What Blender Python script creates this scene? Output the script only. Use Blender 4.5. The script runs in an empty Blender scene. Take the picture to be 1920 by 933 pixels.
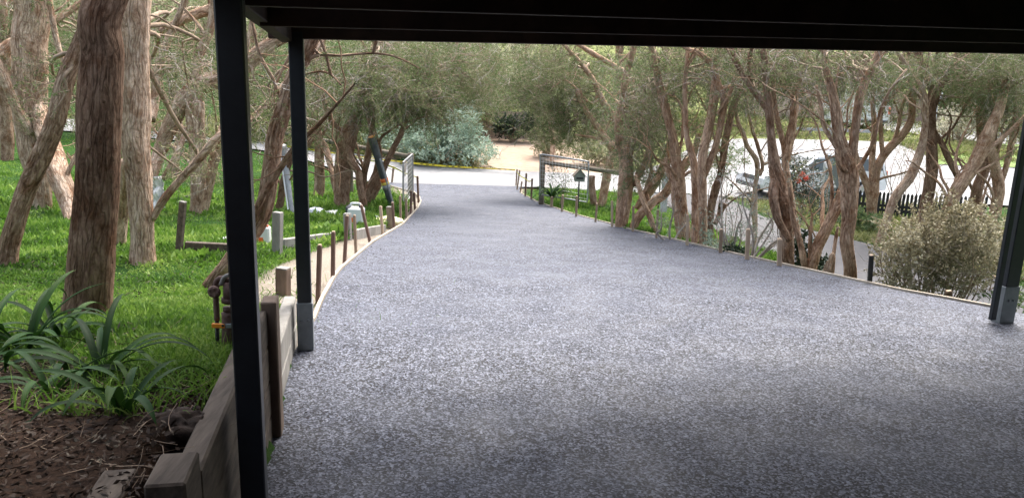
import bpy, math, random
import numpy as np
from mathutils import Vector
rad = math.radians
sc = bpy.context.scene
COL = sc.collection
rng = np.random.default_rng(7)
random.seed(7)

# ------------------------------------------------------------------ camera
EYE = 1.7; FOC = 1400.0; PITCH = rad(12.8); ROLL = rad(1.76)
cam_data = bpy.data.cameras.new('camera')
cam = bpy.data.objects.new('camera', cam_data); COL.objects.link(cam)
cam_data.sensor_width = 36; cam_data.lens = 36*FOC/1920
cam_data.clip_start = 0.05; cam_data.clip_end = 2000
cam.location = (0, 0, EYE)
def _rx(a): c, s = math.cos(a), math.sin(a); return np.array([[1,0,0],[0,c,-s],[0,s,c]])
def _rz(a): c, s = math.cos(a), math.sin(a); return np.array([[c,-s,0],[s,c,0],[0,0,1.]])
CR = _rx(math.pi/2-PITCH) @ _rz(ROLL)
from mathutils import Matrix
cam.rotation_euler = Matrix(CR.tolist()).to_euler()
sc.camera = cam

# ------------------------------------------------------------------ sky, sun, exposure
SUN_EL, SUN_ROT = 58, 20
world = bpy.data.worlds.new('World'); sc.world = world; world.use_nodes = True
wn = world.node_tree.nodes; wl = world.node_tree.links; wn.clear()
sky = wn.new('ShaderNodeTexSky'); sky.sky_type = 'NISHITA'; sky.sun_disc = False
sky.sun_elevation = rad(SUN_EL); sky.sun_rotation = rad(SUN_ROT)
sky.air_density = 1.0; sky.dust_density = 6.0; sky.ozone_density = 1.0
hs = wn.new('ShaderNodeHueSaturation'); hs.inputs['Saturation'].default_value = 0.6
bg = wn.new('ShaderNodeBackground'); bg.inputs['Strength'].default_value = 0.15
wo = wn.new('ShaderNodeOutputWorld')
wl.new(sky.outputs[0], hs.inputs['Color']); wl.new(hs.outputs[0], bg.inputs[0]); wl.new(bg.outputs[0], wo.inputs[0])
sd = bpy.data.lights.new('sun', 'SUN'); sd.energy = 1.0; sd.angle = rad(28); sd.color = (1, .96, .9)
sun = bpy.data.objects.new('sun', sd); COL.objects.link(sun)
_a, _e = rad(SUN_ROT), rad(SUN_EL)
sdir = Vector((math.sin(_a)*math.cos(_e), math.cos(_a)*math.cos(_e), math.sin(_e)))
sun.rotation_euler = sdir.to_track_quat('Z', 'Y').to_euler()
sun.location = (0, 0, 30)
sc.view_settings.view_transform = 'Standard'; sc.view_settings.look = 'None'
sc.view_settings.gamma = 1; sc.view_settings.use_curve_mapping = False
sc.view_settings.exposure = 2.0
sc.render.engine = 'CYCLES'
sc.cycles.use_denoising = True
sc.cycles.max_bounces = 6; sc.cycles.diffuse_bounces = 3; sc.cycles.transparent_max_bounces = 8
sc.cycles.glossy_bounces = 2; sc.cycles.transmission_bounces = 3

# ------------------------------------------------------------------ pixel -> world
C0 = np.array([0, 0, EYE])
def ray(px, py): return CR @ np.array([(px-960)/FOC, (466.5-py)/FOC, -1.])
def P(px, py, Y):
    d = ray(px, py); return C0 + d*(Y/d[1])
def sstep(t): t = np.clip(t, 0, 1); return t*t*(3-2*t)

# ------------------------------------------------------------------ ground height
def zd(y): return np.interp(y, [-40,5.0,6.5,22.5,25,400], [0,0,-.085,-1.90,-2.05,-2.05])
LX = [(-30,-.2),(0,-.46),(4.5,-1.36),(5.03,-1.37),(5.57,-1.46),(7,-1.64),(9.44,-1.8),(12.5,-1.86),(17.2,-2.21),(20.5,-2.55),(22.6,-2.85),(24.5,-3.3),(26,-4.4),(27.2,-5.6)]
RX = [(-30,5.6),(3.5,5.5),(4.6,5.0),(5.9,4.22),(6.63,3.64),(7.61,3.37),(9.37,2.88),(12.86,2.05),(16.94,1.32),(22.83,.61),(25.2,.2),(26.4,.2),(27.2,.9)]
def Lx(y): return np.interp(y, [a for a,b in LX], [b for a,b in LX])
def Rx(y): return np.interp(y, [a for a,b in RX], [b for a,b in RX])
def wallx(y): return -1.36+.2*(4.5-y)
def zleft(x, y):
    z = np.interp(y, [-6,0,1.9,2.4,3.3,4.5,5.6,7,9.4,12], [.75,.72,.66,.58,.48,.2,.02,-.1,-.38,-.70])
    z = np.where(y > 12, zd(y)+.02, z)
    z = z-(z+.1)*sstep((1.50+(x+.95)*.5-y)/.12)
    z = z + .03*np.clip(-x-6, 0, 12)*sstep((y-5)/6) + .035*np.sin(x*1.7+y*.6)*np.sin(y*1.3-x*.4)*sstep((-x-1.8)/1.5)
    return z
def zlane(y): return np.interp(y, [-10,0,5,10,14,17,20,24.5,400], [-1.3,-1.2,-1.25,-1.42,-1.62,-1.76,-1.88,-2.05,-2.05])
def zfar(x, y):
    r = sstep((x-3)/6)*np.interp(y, [27,36,46,60], [0,1.1,1.75,2.6])
    l = np.interp(y, [30,42,60], [0,.2,1.0])
    h = np.interp(y, [50,100,220,500], [0,8,26,40])
    return -2.05+np.maximum(r, l)+h
def tz(x, y):
    x = np.asarray(x, float); y = np.asarray(y, float)
    lx, rx_ = Lx(y), Rx(y); base = zd(y)-.07
    zl = zleft(x, y)
    wl_ = np.where(y < 4.75, sstep((wallx(y)-.03-x)/.09), sstep((lx-.02-x)/.45))
    zr = zlane(y) + .04*np.sin(x*1.3+y)*sstep((x-rx_-.5))
    wr = sstep((x-rx_-.03)/1.7)
    z = base + (zl-base)*wl_ + (zr-base)*wr
    f = sstep((y-25.5)/1.5)
    return z*(1-f) + (zfar(x, y)-.07*((x > -60)&(y < 33)))*f
def hit(px, py, f=None):
    d = ray(px, py); t = np.arange(1.2, 90, .02)
    pts = C0 + d[None]*t[:,None]
    zz = tz(pts[:,0], pts[:,1]) if f is None else f(pts[:,0], pts[:,1])
    k = np.argmax(pts[:,2] < zz)
    return pts[k]
def dep(px, py): return float(hit(px, py)[1])

# ------------------------------------------------------------------ noise (numpy value noise)
_perm = np.random.default_rng(3).random(65536).astype(np.float32)
def _h(ix, iy, iz): return _perm[((ix*73856093) ^ (iy*19349663) ^ (iz*83492791)) & 65535]
def vnoise(p):
    p = np.asarray(p, float); i = np.floor(p).astype(np.int64); f = p-i; f = f*f*(3-2*f)
    x, y, z = i[:,0], i[:,1], i[:,2]; r = 0
    for dx in (0,1):
        for dy in (0,1):
            for dz in (0,1):
                w = (f[:,0] if dx else 1-f[:,0])*(f[:,1] if dy else 1-f[:,1])*(f[:,2] if dz else 1-f[:,2])
                r = r + w*_h(x+dx, y+dy, z+dz)
    return r*2-1
def fbm(p, o=3):
    s, a = 0, 1.
    for k in range(o): s = s + a*vnoise(p*(2.03**k)+17.3*k); a *= .5
    return s/1.75

# ------------------------------------------------------------------ materials
def mat(name, col=(.5,.5,.5), rough=.7, metal=0., build=None, spec=.5, bump=None):
    m = bpy.data.materials.new(name); m.use_nodes = True
    nt = m.node_tree; b = nt.nodes['Principled BSDF']
    b.inputs['Base Color'].default_value = (*col, 1); b.inputs['Roughness'].default_value = rough
    b.inputs['Metallic'].default_value = metal; b.inputs['Specular IOR Level'].default_value = spec
    if build: build(nt, b)
    return m
def N(nt, t, **kw):
    n = nt.nodes.new(t)
    for k, v in kw.items():
        if k in n.inputs: n.inputs[k].default_value = v
        else: setattr(n, k, v)
    return n
def ramp(nt, stops, interp='LINEAR'):
    r = nt.nodes.new('ShaderNodeValToRGB'); r.color_ramp.interpolation = interp
    e = r.color_ramp.elements
    while len(e) < len(stops): e.new(.5)
    for k, (p, c) in enumerate(stops): e[k].position = p; e[k].color = (*c, 1)
    return r
def lk(nt, a, b): nt.links.new(a, b)
def coord(nt, scale=(1,1,1), kind='Object', attr=None):
    mp = nt.nodes.new('ShaderNodeMapping'); mp.inputs['Scale'].default_value = scale
    if attr:
        a = nt.nodes.new('ShaderNodeAttribute'); a.attribute_name = attr; lk(nt, a.outputs['Vector'], mp.inputs[0])
    else:
        c = nt.nodes.new('ShaderNodeTexCoord'); lk(nt, c.outputs[kind], mp.inputs[0])
    return mp.outputs[0]
def noise(nt, vec, scale, detail=4, rough=.6):
    n = N(nt, 'ShaderNodeTexNoise', Scale=scale, Detail=detail, Roughness=rough); lk(nt, vec, n.inputs['Vector']); return n.outputs['Fac']
def bumpn(nt, b, h, strength=.4, dist=.01):
    n = N(nt, 'ShaderNodeBump', Strength=strength, Distance=dist); lk(nt, h, n.inputs['Height']); lk(nt, n.outputs[0], b.inputs['Normal'])
def mix(nt, f, a, b, mode='MIX'):
    m = nt.nodes.new('ShaderNodeMix'); m.data_type = 'RGBA'; m.blend_type = mode
    for s, v in ((m.inputs[0], f), (m.inputs[6], a), (m.inputs[7], b)):
        if isinstance(v, bpy.types.NodeSocket): lk(nt, v, s)
        elif isinstance(v, (int, float)): s.default_value = v
        else: s.default_value = (*v, 1)
    return m.outputs[2]

def noisy(name, c1, c2, scale=6, rough=.8, stretch=(1,1,1), bump=.3, detail=5, lo=.35, hi=.65, metal=0., spec=.5, bd=.006):
    def f(nt, b):
        v = coord(nt, stretch); n = noise(nt, v, scale, detail, .65)
        r = ramp(nt, [(lo, c1), (hi, c2)]); lk(nt, n, r.inputs[0]); lk(nt, r.outputs[0], b.inputs['Base Color'])
        if bump: bumpn(nt, b, n, bump, bd)
    return mat(name, c1, rough, metal, f, spec)

def bark(name, dark, mid, light, k=1.):
    def f(nt, b):
        v = coord(nt, (1,1,2.0), attr='bk')
        w = N(nt, 'ShaderNodeTexNoise', Scale=9., Detail=3.); lk(nt, v, w.inputs['Vector'])
        wv = nt.nodes.new('ShaderNodeVectorMath'); wv.operation = 'MULTIPLY_ADD'; lk(nt, w.outputs['Color'], wv.inputs[0])
        wv.inputs[1].default_value = (.11,.11,.11); lk(nt, v, wv.inputs[2])
        n1 = noise(nt, wv.outputs[0], 42*k, 6, .75); n2 = noise(nt, v, 6*k, 5, .7)
        vp = coord(nt, (1,1,5), attr='bk'); n3 = noise(nt, vp, 4, 5, .7)
        vo = N(nt, 'ShaderNodeTexVoronoi', Scale=24.*k, feature='DISTANCE_TO_EDGE'); mv = nt.nodes.new('ShaderNodeMapping'); mv.inputs['Scale'].default_value = (1,1,.32); lk(nt, wv.outputs[0], mv.inputs[0]); lk(nt, mv.outputs[0], vo.inputs['Vector'])
        cr = ramp(nt, [(0,(.38,.32,.28)), (.13,(1,1,1))]); lk(nt, vo.outputs['Distance'], cr.inputs[0])
        r1 = ramp(nt, [(.36, dark), (.48, mid), (.62, light)]); lk(nt, n1, r1.inputs[0])
        r2 = ramp(nt, [(.34, tuple(c*.4 for c in mid)), (.5, mid), (.64, light)]); lk(nt, n2, r2.inputs[0])
        c = mix(nt, .5, r1.outputs[0], r2.outputs[0])
        r3 = ramp(nt, [(.36, (.66,.54,.46)), (.5, (1,1,1)), (.64, (1.22,1.22,1.22))]); lk(nt, n3, r3.inputs[0])
        c = mix(nt, 1., c, r3.outputs[0], 'MULTIPLY'); c = mix(nt, .55, c, cr.outputs[0], 'MULTIPLY')
        lk(nt, c, b.inputs['Base Color'])
        m = nt.nodes.new('ShaderNodeMath'); m.operation = 'ADD'; lk(nt, n1, m.inputs[0]); lk(nt, n2, m.inputs[1])
        m2 = nt.nodes.new('ShaderNodeMath'); m2.operation = 'MULTIPLY_ADD'; m2.inputs[1].default_value = .6; lk(nt, cr.outputs[0], m2.inputs[0]); lk(nt, m.outputs[0], m2.inputs[2])
        bumpn(nt, b, m2.outputs[0], 1., .03)
    return mat(name, mid, .95, 0, f, .12)
M = {}
M['bark_red'] = bark('bark_red', (0.0351,0.0183,0.0108), (0.2338,0.1437,0.0944), (0.4441,0.3135,0.2224))
M['bark_pale'] = bark('bark_pale', (0.1109,0.0616,0.037), (0.5174,0.3573,0.2464), (0.8131,0.653,0.5174))
M['bark_brown'] = bark('bark_brown', (0.0466,0.0248,0.0155), (0.3491,0.2231,0.1484), (0.6052,0.4586,0.3483))
M['bark_pink'] = bark('bark_pink', (0.0731,0.037,0.0215), (0.5362,0.3458,0.2266), (0.8287,0.6298,0.4651))
M['twig'] = noisy('twig_bark', (.15,.10,.065), (.36,.27,.19), 9, .9, bump=0)
M['twig_pale'] = noisy('twig_pale', (0.272,0.224,0.184), (0.464,0.416,0.368), 9, .9, bump=0)

def leafmat(name, cols, trans=.35, rough=.55, nscale=.9, spec=.3):
    m = bpy.data.materials.new(name); m.use_nodes = True; nt = m.node_tree; nt.nodes.clear()
    o = nt.nodes.new('ShaderNodeOutputMaterial')
    a = nt.nodes.new('ShaderNodeAttribute'); a.attribute_name = 'rnd'
    v = coord(nt); n = noise(nt, v, nscale, 3, .6)
    ad = nt.nodes.new('ShaderNodeMath'); ad.operation = 'MULTIPLY_ADD'; ad.inputs[1].default_value = .55
    lk(nt, a.outputs['Fac'], ad.inputs[0])
    sb = nt.nodes.new('ShaderNodeMath'); sb.operation = 'MULTIPLY_ADD'; sb.inputs[1].default_value = 2.2; sb.inputs[2].default_value = -.88
    lk(nt, n, sb.inputs[0]); lk(nt, sb.outputs[0], ad.inputs[2])
    r = ramp(nt, [(i/(len(cols)-1), c) for i, c in enumerate(cols)]); lk(nt, ad.outputs[0], r.inputs[0])
    d = nt.nodes.new('ShaderNodeBsdfPrincipled'); d.inputs['Roughness'].default_value = rough; d.inputs['Specular IOR Level'].default_value = spec
    lk(nt, r.outputs[0], d.inputs['Base Color'])
    t = nt.nodes.new('ShaderNodeBsdfTranslucent'); lk(nt, r.outputs[0], t.inputs[0])
    mx = nt.nodes.new('ShaderNodeMixShader'); mx.inputs[0].default_value = trans
    lk(nt, d.outputs[0], mx.inputs[1]); lk(nt, t.outputs[0], mx.inputs[2]); lk(nt, mx.outputs[0], o.inputs[0])
    return m
M['leaf_tea'] = leafmat('leaf_tea', [(0.0379,0.0662,0.017), (0.0843,0.137,0.0386), (0.1601,0.2079,0.0773), (0.2697,0.2741,0.1391)], .38)
M['leaf_green'] = leafmat('leaf_green', [(0.048,0.08,0.028), (0.112,0.176,0.064), (0.176,0.248,0.104), (0.256,0.288,0.16)])
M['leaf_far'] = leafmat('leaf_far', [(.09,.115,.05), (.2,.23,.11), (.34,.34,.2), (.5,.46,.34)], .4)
M['leaf_farhaze'] = leafmat('leaf_farhaze', [(.32,.32,.23), (.5,.48,.38), (.68,.64,.54)], .4)  # leaf colours paled to stand in for haze over the far crowns
M['leaf_silver'] = leafmat('leaf_silver', [(0.13,0.198,0.1235), (0.26,0.3503,0.26), (0.39,0.495,0.39), (0.4875,0.594,0.481)], .2)
M['leaf_dark'] = leafmat('leaf_dark', [(.012,.025,.012), (.03,.055,.028), (.07,.1,.06)], .2, .4)
M['leaf_shrub'] = leafmat('leaf_shrub', [(0.1178,0.1086,0.0582), (0.2797,0.2483,0.1474), (0.4416,0.4113,0.2871), (0.6256,0.6208,0.5122)], .3)
M['leaf_strap'] = leafmat('leaf_strap', [(0.005,0.018,0.0034), (0.0101,0.0359,0.0052), (0.0167,0.0513,0.0081), (0.0377,0.077,0.013)], .15, .6, 2.5, .14)
M['grass'] = leafmat('grass_blades', [(0.0306,0.0676,0.0079), (0.0734,0.1624,0.0184), (0.1466,0.2571,0.0369), (0.2444,0.3382,0.079)], .4, .6, 1.3)
M['grass_dry'] = leafmat('grass_verge', [(0.08,0.112,0.024), (0.16,0.192,0.056), (0.256,0.264,0.112), (0.36,0.336,0.176)], .4, .6, 1.2)
M['twig_leaf'] = leafmat('dead_fine_twigs', [(.11,.07,.05), (.2,.145,.11), (.32,.25,.2)], .1, .9)
M['chips'] = leafmat('bark_chips', [(0.0119,0.0079,0.006), (0.0327,0.0214,0.0151), (0.0654,0.0464,0.034), (0.1428,0.1285,0.0983)], 0, .9, 3)

# ------------------------------------------------------------------ mesh collector
class MB:
    def __init__(s): s.v=[]; s.q=[]; s.t=[]; s.n=0; s.bk=[]; s.rnd=[]; s.hasb=False; s.hasr=False; s.m=[]
    def add(s, v, q=None, t=None, bk=None, rnd=None):
        v = np.asarray(v, float).reshape(-1,3)
        if q is not None and len(q): s.q.append(np.asarray(q, np.int64).reshape(-1,4)+s.n)
        if t is not None and len(t): s.t.append(np.asarray(t, np.int64).reshape(-1,3)+s.n)
        s.v.append(v); s.n += len(v)
        s.bk.append(bk if bk is not None else np.zeros((len(v),3)))
        s.rnd.append(rnd if rnd is not None else np.zeros(len(v)))
        s.hasb |= bk is not None; s.hasr |= rnd is not None
    def build(s, name, m, parent=None, smooth=True, loc=None):
        V = np.concatenate(s.v) if s.v else np.zeros((0,3))
        org = np.array(loc if loc is not None else (0,0,0), float)
        if parent is not None:
            o_ = parent
            while o_ is not None: org = org+np.array(o_.location); o_ = o_.parent
        me = bpy.data.meshes.new(name)
        Q = np.concatenate(s.q) if s.q else np.zeros((0,4), np.int64)
        T = np.concatenate(s.t) if s.t else np.zeros((0,3), np.int64)
        me.vertices.add(len(V)); me.vertices.foreach_set('co', (V-org).astype(np.float32).ravel())
        nl = len(Q)*4+len(T)*3
        me.loops.add(nl); me.loops.foreach_set('vertex_index', np.concatenate([Q.ravel(), T.ravel()]).astype(np.int32))
        me.polygons.add(len(Q)+len(T))
        st = np.concatenate([np.arange(len(Q))*4, len(Q)*4+np.arange(len(T))*3]).astype(np.int32)
        me.polygons.foreach_set('loop_start', st)
        me.polygons.foreach_set('use_smooth', np.full(len(Q)+len(T), smooth))
        me.update(calc_edges=True)
        if s.hasb:
            a = me.attributes.new('bk', 'FLOAT_VECTOR', 'POINT'); a.data.foreach_set('vector', np.concatenate(s.bk).astype(np.float32).ravel())
        if s.hasr:
            a = me.attributes.new('rnd', 'FLOAT', 'POINT'); a.data.foreach_set('value', np.concatenate(s.rnd).astype(np.float32))
        for mm in (m if isinstance(m, (list, tuple)) else [m]): me.materials.append(mm)
        ob = bpy.data.objects.new(name, me); COL.objects.link(ob)
        if parent is not None: ob.parent = parent
        if loc is not None: ob.location = loc
        return ob
    # ---- solids
    def box(s, c, size, ax=None, bev=0.004):
        ax = np.eye(3) if ax is None else np.asarray(ax, float)
        h = np.array(size)/2.; b = min(bev, h.min()*.45)
        vs, idx = [], {}
        for sx in (-1,1):
            for sy in (-1,1):
                for sz in (-1,1):
                    for a in range(3):
                        p = h.copy()-b; p[a] = h[a]
                        idx[(sx,sy,sz,a)] = len(vs); vs.append(p*np.array([sx,sy,sz]))
        q, t = [], []
        for a in range(3):
            o = [k for k in range(3) if k != a]
            for sg in (-1,1):
                cs = []
                for u, w in ((-1,-1),(1,-1),(1,1),(-1,1)):
                    k = [0,0,0]; k[a]=sg; k[o[0]]=u; k[o[1]]=w; cs.append(idx[(*k,a)])
                if (sg > 0) == (a == 1): cs = cs[::-1]
                q.append(cs)
        for a in range(3):
            o1, o2 = [k for k in range(3) if k != a]
            for u in (-1,1):
                for w in (-1,1):
                    e = []
                    for sg, fa in ((-1,o1),(1,o1),(1,o2),(-1,o2)):
                        k = [0,0,0]; k[a]=sg; k[o1]=u; k[o2]=w; e.append(idx[(*k,fa)])
                    q.append(e)
        for sx in (-1,1):
            for sy in (-1,1):
                for sz in (-1,1): t.append([idx[(sx,sy,sz,k)] for k in range(3)])
        V = np.array(vs) @ ax + np.array(c)
        # orient faces outward
        def fix(f):
            P_ = V[f]; n = np.cross(P_[1]-P_[0], P_[2]-P_[0])
            return f[::-1] if np.dot(n, P_.mean(0)-np.array(c)) < 0 else f
        s.add(V, [fix(f) for f in q], [fix(f) for f in t])
    def beam(s, a, b, w, h, bev=.004, up=(0,0,1)):
        a = np.array(a, float); b = np.array(b, float); d = b-a; L = np.linalg.norm(d); d /= L
        u = np.array(up, float); x = np.cross(d, u); x /= np.linalg.norm(x); u = np.cross(x, d)
        s.box((a+b)/2, (w, L, h), np.array([x, d, u]), bev)
    def tube(s, pts, rr, seg=8, amp=0., step=None, cap=True, kn=2., flat=None):
        pts = np.asarray(pts, float); rr = np.asarray(rr, float)
        if rr.ndim == 0: rr = np.full(len(pts), float(rr))
        if step: pts, rr = smooth_path(pts, rr, step)
        n = len(pts); T = np.gradient(pts, axis=0); T /= np.linalg.norm(T, axis=1)[:,None]+1e-9
        ref = np.array([1.,0,0]) if abs(T[0][0]) < .8 else np.array([0,1.,0])
        u = np.cross(T[0], ref); u /= np.linalg.norm(u); U = [u]
        for k in range(1, n):
            u = U[-1]-T[k]*np.dot(U[-1], T[k]); u /= np.linalg.norm(u)+1e-9; U.append(u)
        U = np.array(U); W = np.cross(T, U)
        S = np.concatenate([[0], np.cumsum(np.linalg.norm(np.diff(pts, axis=0), axis=1))])
        th = np.arange(seg)/seg*2*math.pi
        ct, st_ = np.cos(th), np.sin(th)
        rad_ = np.repeat(rr[:,None], seg, 1)
        off = pts[0].sum()*3.7 % 50
        R0 = max(rr.max(), .004)
        bk = np.stack([np.repeat(ct[None], n, 0)*R0+off, np.repeat(st_[None], n, 0)*R0+off*.3, np.repeat(S[:,None], seg, 1)*.22], -1)
        if amp:
            q = np.stack([np.repeat(ct[None], n, 0)*kn+off, np.repeat(st_[None], n, 0)*kn, np.repeat(S[:,None]/max(R0,.03), seg, 1)*.28], -1).reshape(-1,3)
            nz = fbm(q, 2).reshape(n, seg)
            q2 = q*np.array([4.2,4.2,1.3]); ridge = 1-np.abs(fbm(q2, 2).reshape(n, seg))*2
            rad_ = rad_*(1+amp*nz+amp*.45*(ridge-.5))
        V = pts[:,None]+U[:,None]*(ct[None,:,None]*rad_[:,:,None])+W[:,None]*(st_[None,:,None]*rad_[:,:,None])
        i = np.arange(n-1)[:,None]*seg; j = np.arange(seg)[None]; j2 = (j+1) % seg
        q = np.stack([i+j, i+j2, i+seg+j2, i+seg+j], -1).reshape(-1,4)
        t = []; V = V.reshape(-1,3); bk = bk.reshape(-1,3)
        if cap:
            V = np.concatenate([V, pts[:1], pts[-1:]]); bk = np.concatenate([bk, bk[:1], bk[-1:]])
            b0 = n*seg
            t = [[b0, (k+1) % seg, k] for k in range(seg)]+[[b0+1, (n-1)*seg+k, (n-1)*seg+(k+1) % seg] for k in range(seg)]
        s.add(V, q, t, bk=bk)
    def lathe(s, prof, c, seg=24, ax=None):
        ax = np.eye(3) if ax is None else np.asarray(ax, float)
        th = np.arange(seg)/seg*2*math.pi; pr = np.array(prof, float); n = len(pr)
        V = np.stack([pr[:,:1]*np.cos(th)[None], pr[:,:1]*np.sin(th)[None], np.repeat(pr[:,1:2], seg, 1)], -1).reshape(-1,3)
        i = np.arange(n-1)[:,None]*seg; j = np.arange(seg)[None]; j2 = (j+1) % seg
        s.add(V @ ax + np.array(c), np.stack([i+j, i+j2, i+seg+j2, i+seg+j], -1).reshape(-1,4))
    def blob(s, c, r, amp=.15, seg=20, k=1.6, ax=None, seed=0., flatz=None):
        nu, nv = seg, seg//2+1
        u = np.arange(nu)/nu*2*math.pi; v = np.linspace(0.02, math.pi-.02, nv)
        d = np.stack([np.outer(np.sin(v), np.cos(u)), np.outer(np.sin(v), np.sin(u)), np.repeat(np.cos(v)[:,None], nu, 1)], -1).reshape(-1,3)
        nz = fbm(d*k+seed, 3)
        V = d*(1+amp*nz)[:,None]*np.array(r)
        if flatz is not None: V[:,2] = np.maximum(V[:,2], flatz)
        if ax is not None: V = V @ np.asarray(ax)
        i = np.arange(nv-1)[:,None]*nu; j = np.arange(nu)[None]; j2 = (j+1) % nu
        s.add(V+np.array(c), np.stack([i+j, i+nu+j, i+nu+j2, i+j2], -1).reshape(-1,4))
    def sheet(s, G):   # grid (n,m,3)
        G = np.asarray(G, float); n, m = G.shape[:2]
        i = np.arange(n-1)[:,None]*m; j = np.arange(m-1)[None]
        s.add(G.reshape(-1,3), np.stack([i+j, i+j+1, i+m+j+1, i+m+j], -1).reshape(-1,4))
    # ---- batches
    def leaves(s, p, d, length, width, rg):
        n = len(p); d = d/(np.linalg.norm(d, axis=1)[:,None]+1e-9)
        r = rg.normal(size=(n,3)); w = np.cross(d, r); w /= np.linalg.norm(w, axis=1)[:,None]+1e-9
        L = np.asarray(length)*np.ones(n); Wd = np.asarray(width)*np.ones(n)
        m_ = p+d*(L*.45)[:,None]
        V = np.stack([p, m_+w*(Wd*.5)[:,None], p+d*L[:,None], m_-w*(Wd*.5)[:,None]], 1).reshape(-1,3)
        s.add(V, np.arange(n*4).reshape(-1,4), rnd=np.repeat(rg.random(n), 4))
    def twigs(s, p, d, L, r0, rg, K=5, curl=.35, sag=0.):
        n = len(p); d = d/(np.linalg.norm(d, axis=1)[:,None]+1e-9)
        L = np.asarray(L)*np.ones(n); r0 = np.asarray(r0)*np.ones(n)
        pts = np.zeros((n,K,3)); pts[:,0] = p; dd = d.copy()
        for k in range(1, K):
            dd = dd+rg.normal(size=(n,3))*curl+np.array([0,0,-sag]); dd /= np.linalg.norm(dd, axis=1)[:,None]
            pts[:,k] = pts[:,k-1]+dd*(L/(K-1))[:,None]
        a = np.cross(d, rg.normal(size=(n,3))); a /= np.linalg.norm(a, axis=1)[:,None]+1e-9
        b = np.cross(d, a); ring = []
        for k in range(3):
            an = k*2*math.pi/3; ring.append(a*math.cos(an)+b*math.sin(an))
        ring = np.stack(ring, 1)
        rr = r0[:,None]*np.linspace(1, .35, K)[None]
        V = pts[:,:,None]+ring[:,None]*rr[:,:,None,None]
        base = np.arange(n)[:,None,None]*K*3; i = np.arange(K-1)[None,:,None]*3; j = np.arange(3)[None,None]
        j2 = (j+1) % 3
        q = np.stack([base+i+j, base+i+j2, base+i+3+j2, base+i+3+j], -1).reshape(-1,4)
        s.add(V.reshape(-1,3), q, rnd=np.repeat(rg.random(n), K*3))
        return pts

def smooth_path(pts, rr, step):
    pts = np.asarray(pts, float); rr = np.asarray(rr, float)
    if len(pts) == 2: Q = [pts[0], pts[0], pts[1], pts[1]]
    out, ro = [], []
    e = np.concatenate([[2*pts[0]-pts[1]], pts, [2*pts[-1]-pts[-2]]]); n = len(pts)
    for k in range(n-1):
        p0, p1, p2, p3 = e[k:k+4]; m = max(2, int(np.linalg.norm(p2-p1)/step))
        for a in range(m):
            t = a/m
            out.append(.5*((2*p1)+(-p0+p2)*t+(2*p0-5*p1+4*p2-p3)*t*t+(-p0+3*p1-3*p2+p3)*t**3)); ro.append(rr[k]*(1-t)+rr[k+1]*t)
    out.append(pts[-1]); ro.append(rr[-1])
    return np.array(out), np.array(ro)

def tag(o, label=None, cat=None, group=None, kind=None):
    if label: o['label'] = label
    if cat: o['category'] = cat
    if group: o['group'] = group
    if kind: o['kind'] = kind
    return o
def thing(name, label, cat, loc, group=None, rotz=0):
    o = bpy.data.objects.new(name, None); COL.objects.link(o); o.location = tuple(float(c) for c in loc); o.rotation_euler = (0,0,rotz)
    o.empty_display_size = .1
    return tag(o, label, cat, group)

# ================================================================== SETTING
# ---- terrain
def axis(segs):
    out = [segs[0][0]]
    for a, b, st in segs:
        n = max(1, int(round((b-a)/st))); out += list(a+(b-a)*(np.arange(n)+1)/n)
    return np.array(out)
xs = axis([(-400,-60,40), (-60,-20,4), (-20,-9,.8), (-9,-5,.25), (-5,6,.11), (6,12,.25), (12,30,.8), (30,70,4), (70,400,40)])
ys = axis([(-40,-4,3), (-4,0,.5), (0,8.5,.11), (8.5,30,.3), (30,60,1), (60,120,5), (120,600,40)])
X, Y = np.meshgrid(xs, ys)
Z = tz(X, Y)
Z = Z + .012*fbm(np.stack([X.ravel()*5, Y.ravel()*5, X.ravel()*0], 1), 2).reshape(X.shape)*((X < Lx(Y)-.1)|(X > Rx(Y)+.3))
mb = MB(); mb.sheet(np.stack([X, Y, Z], -1))
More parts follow.
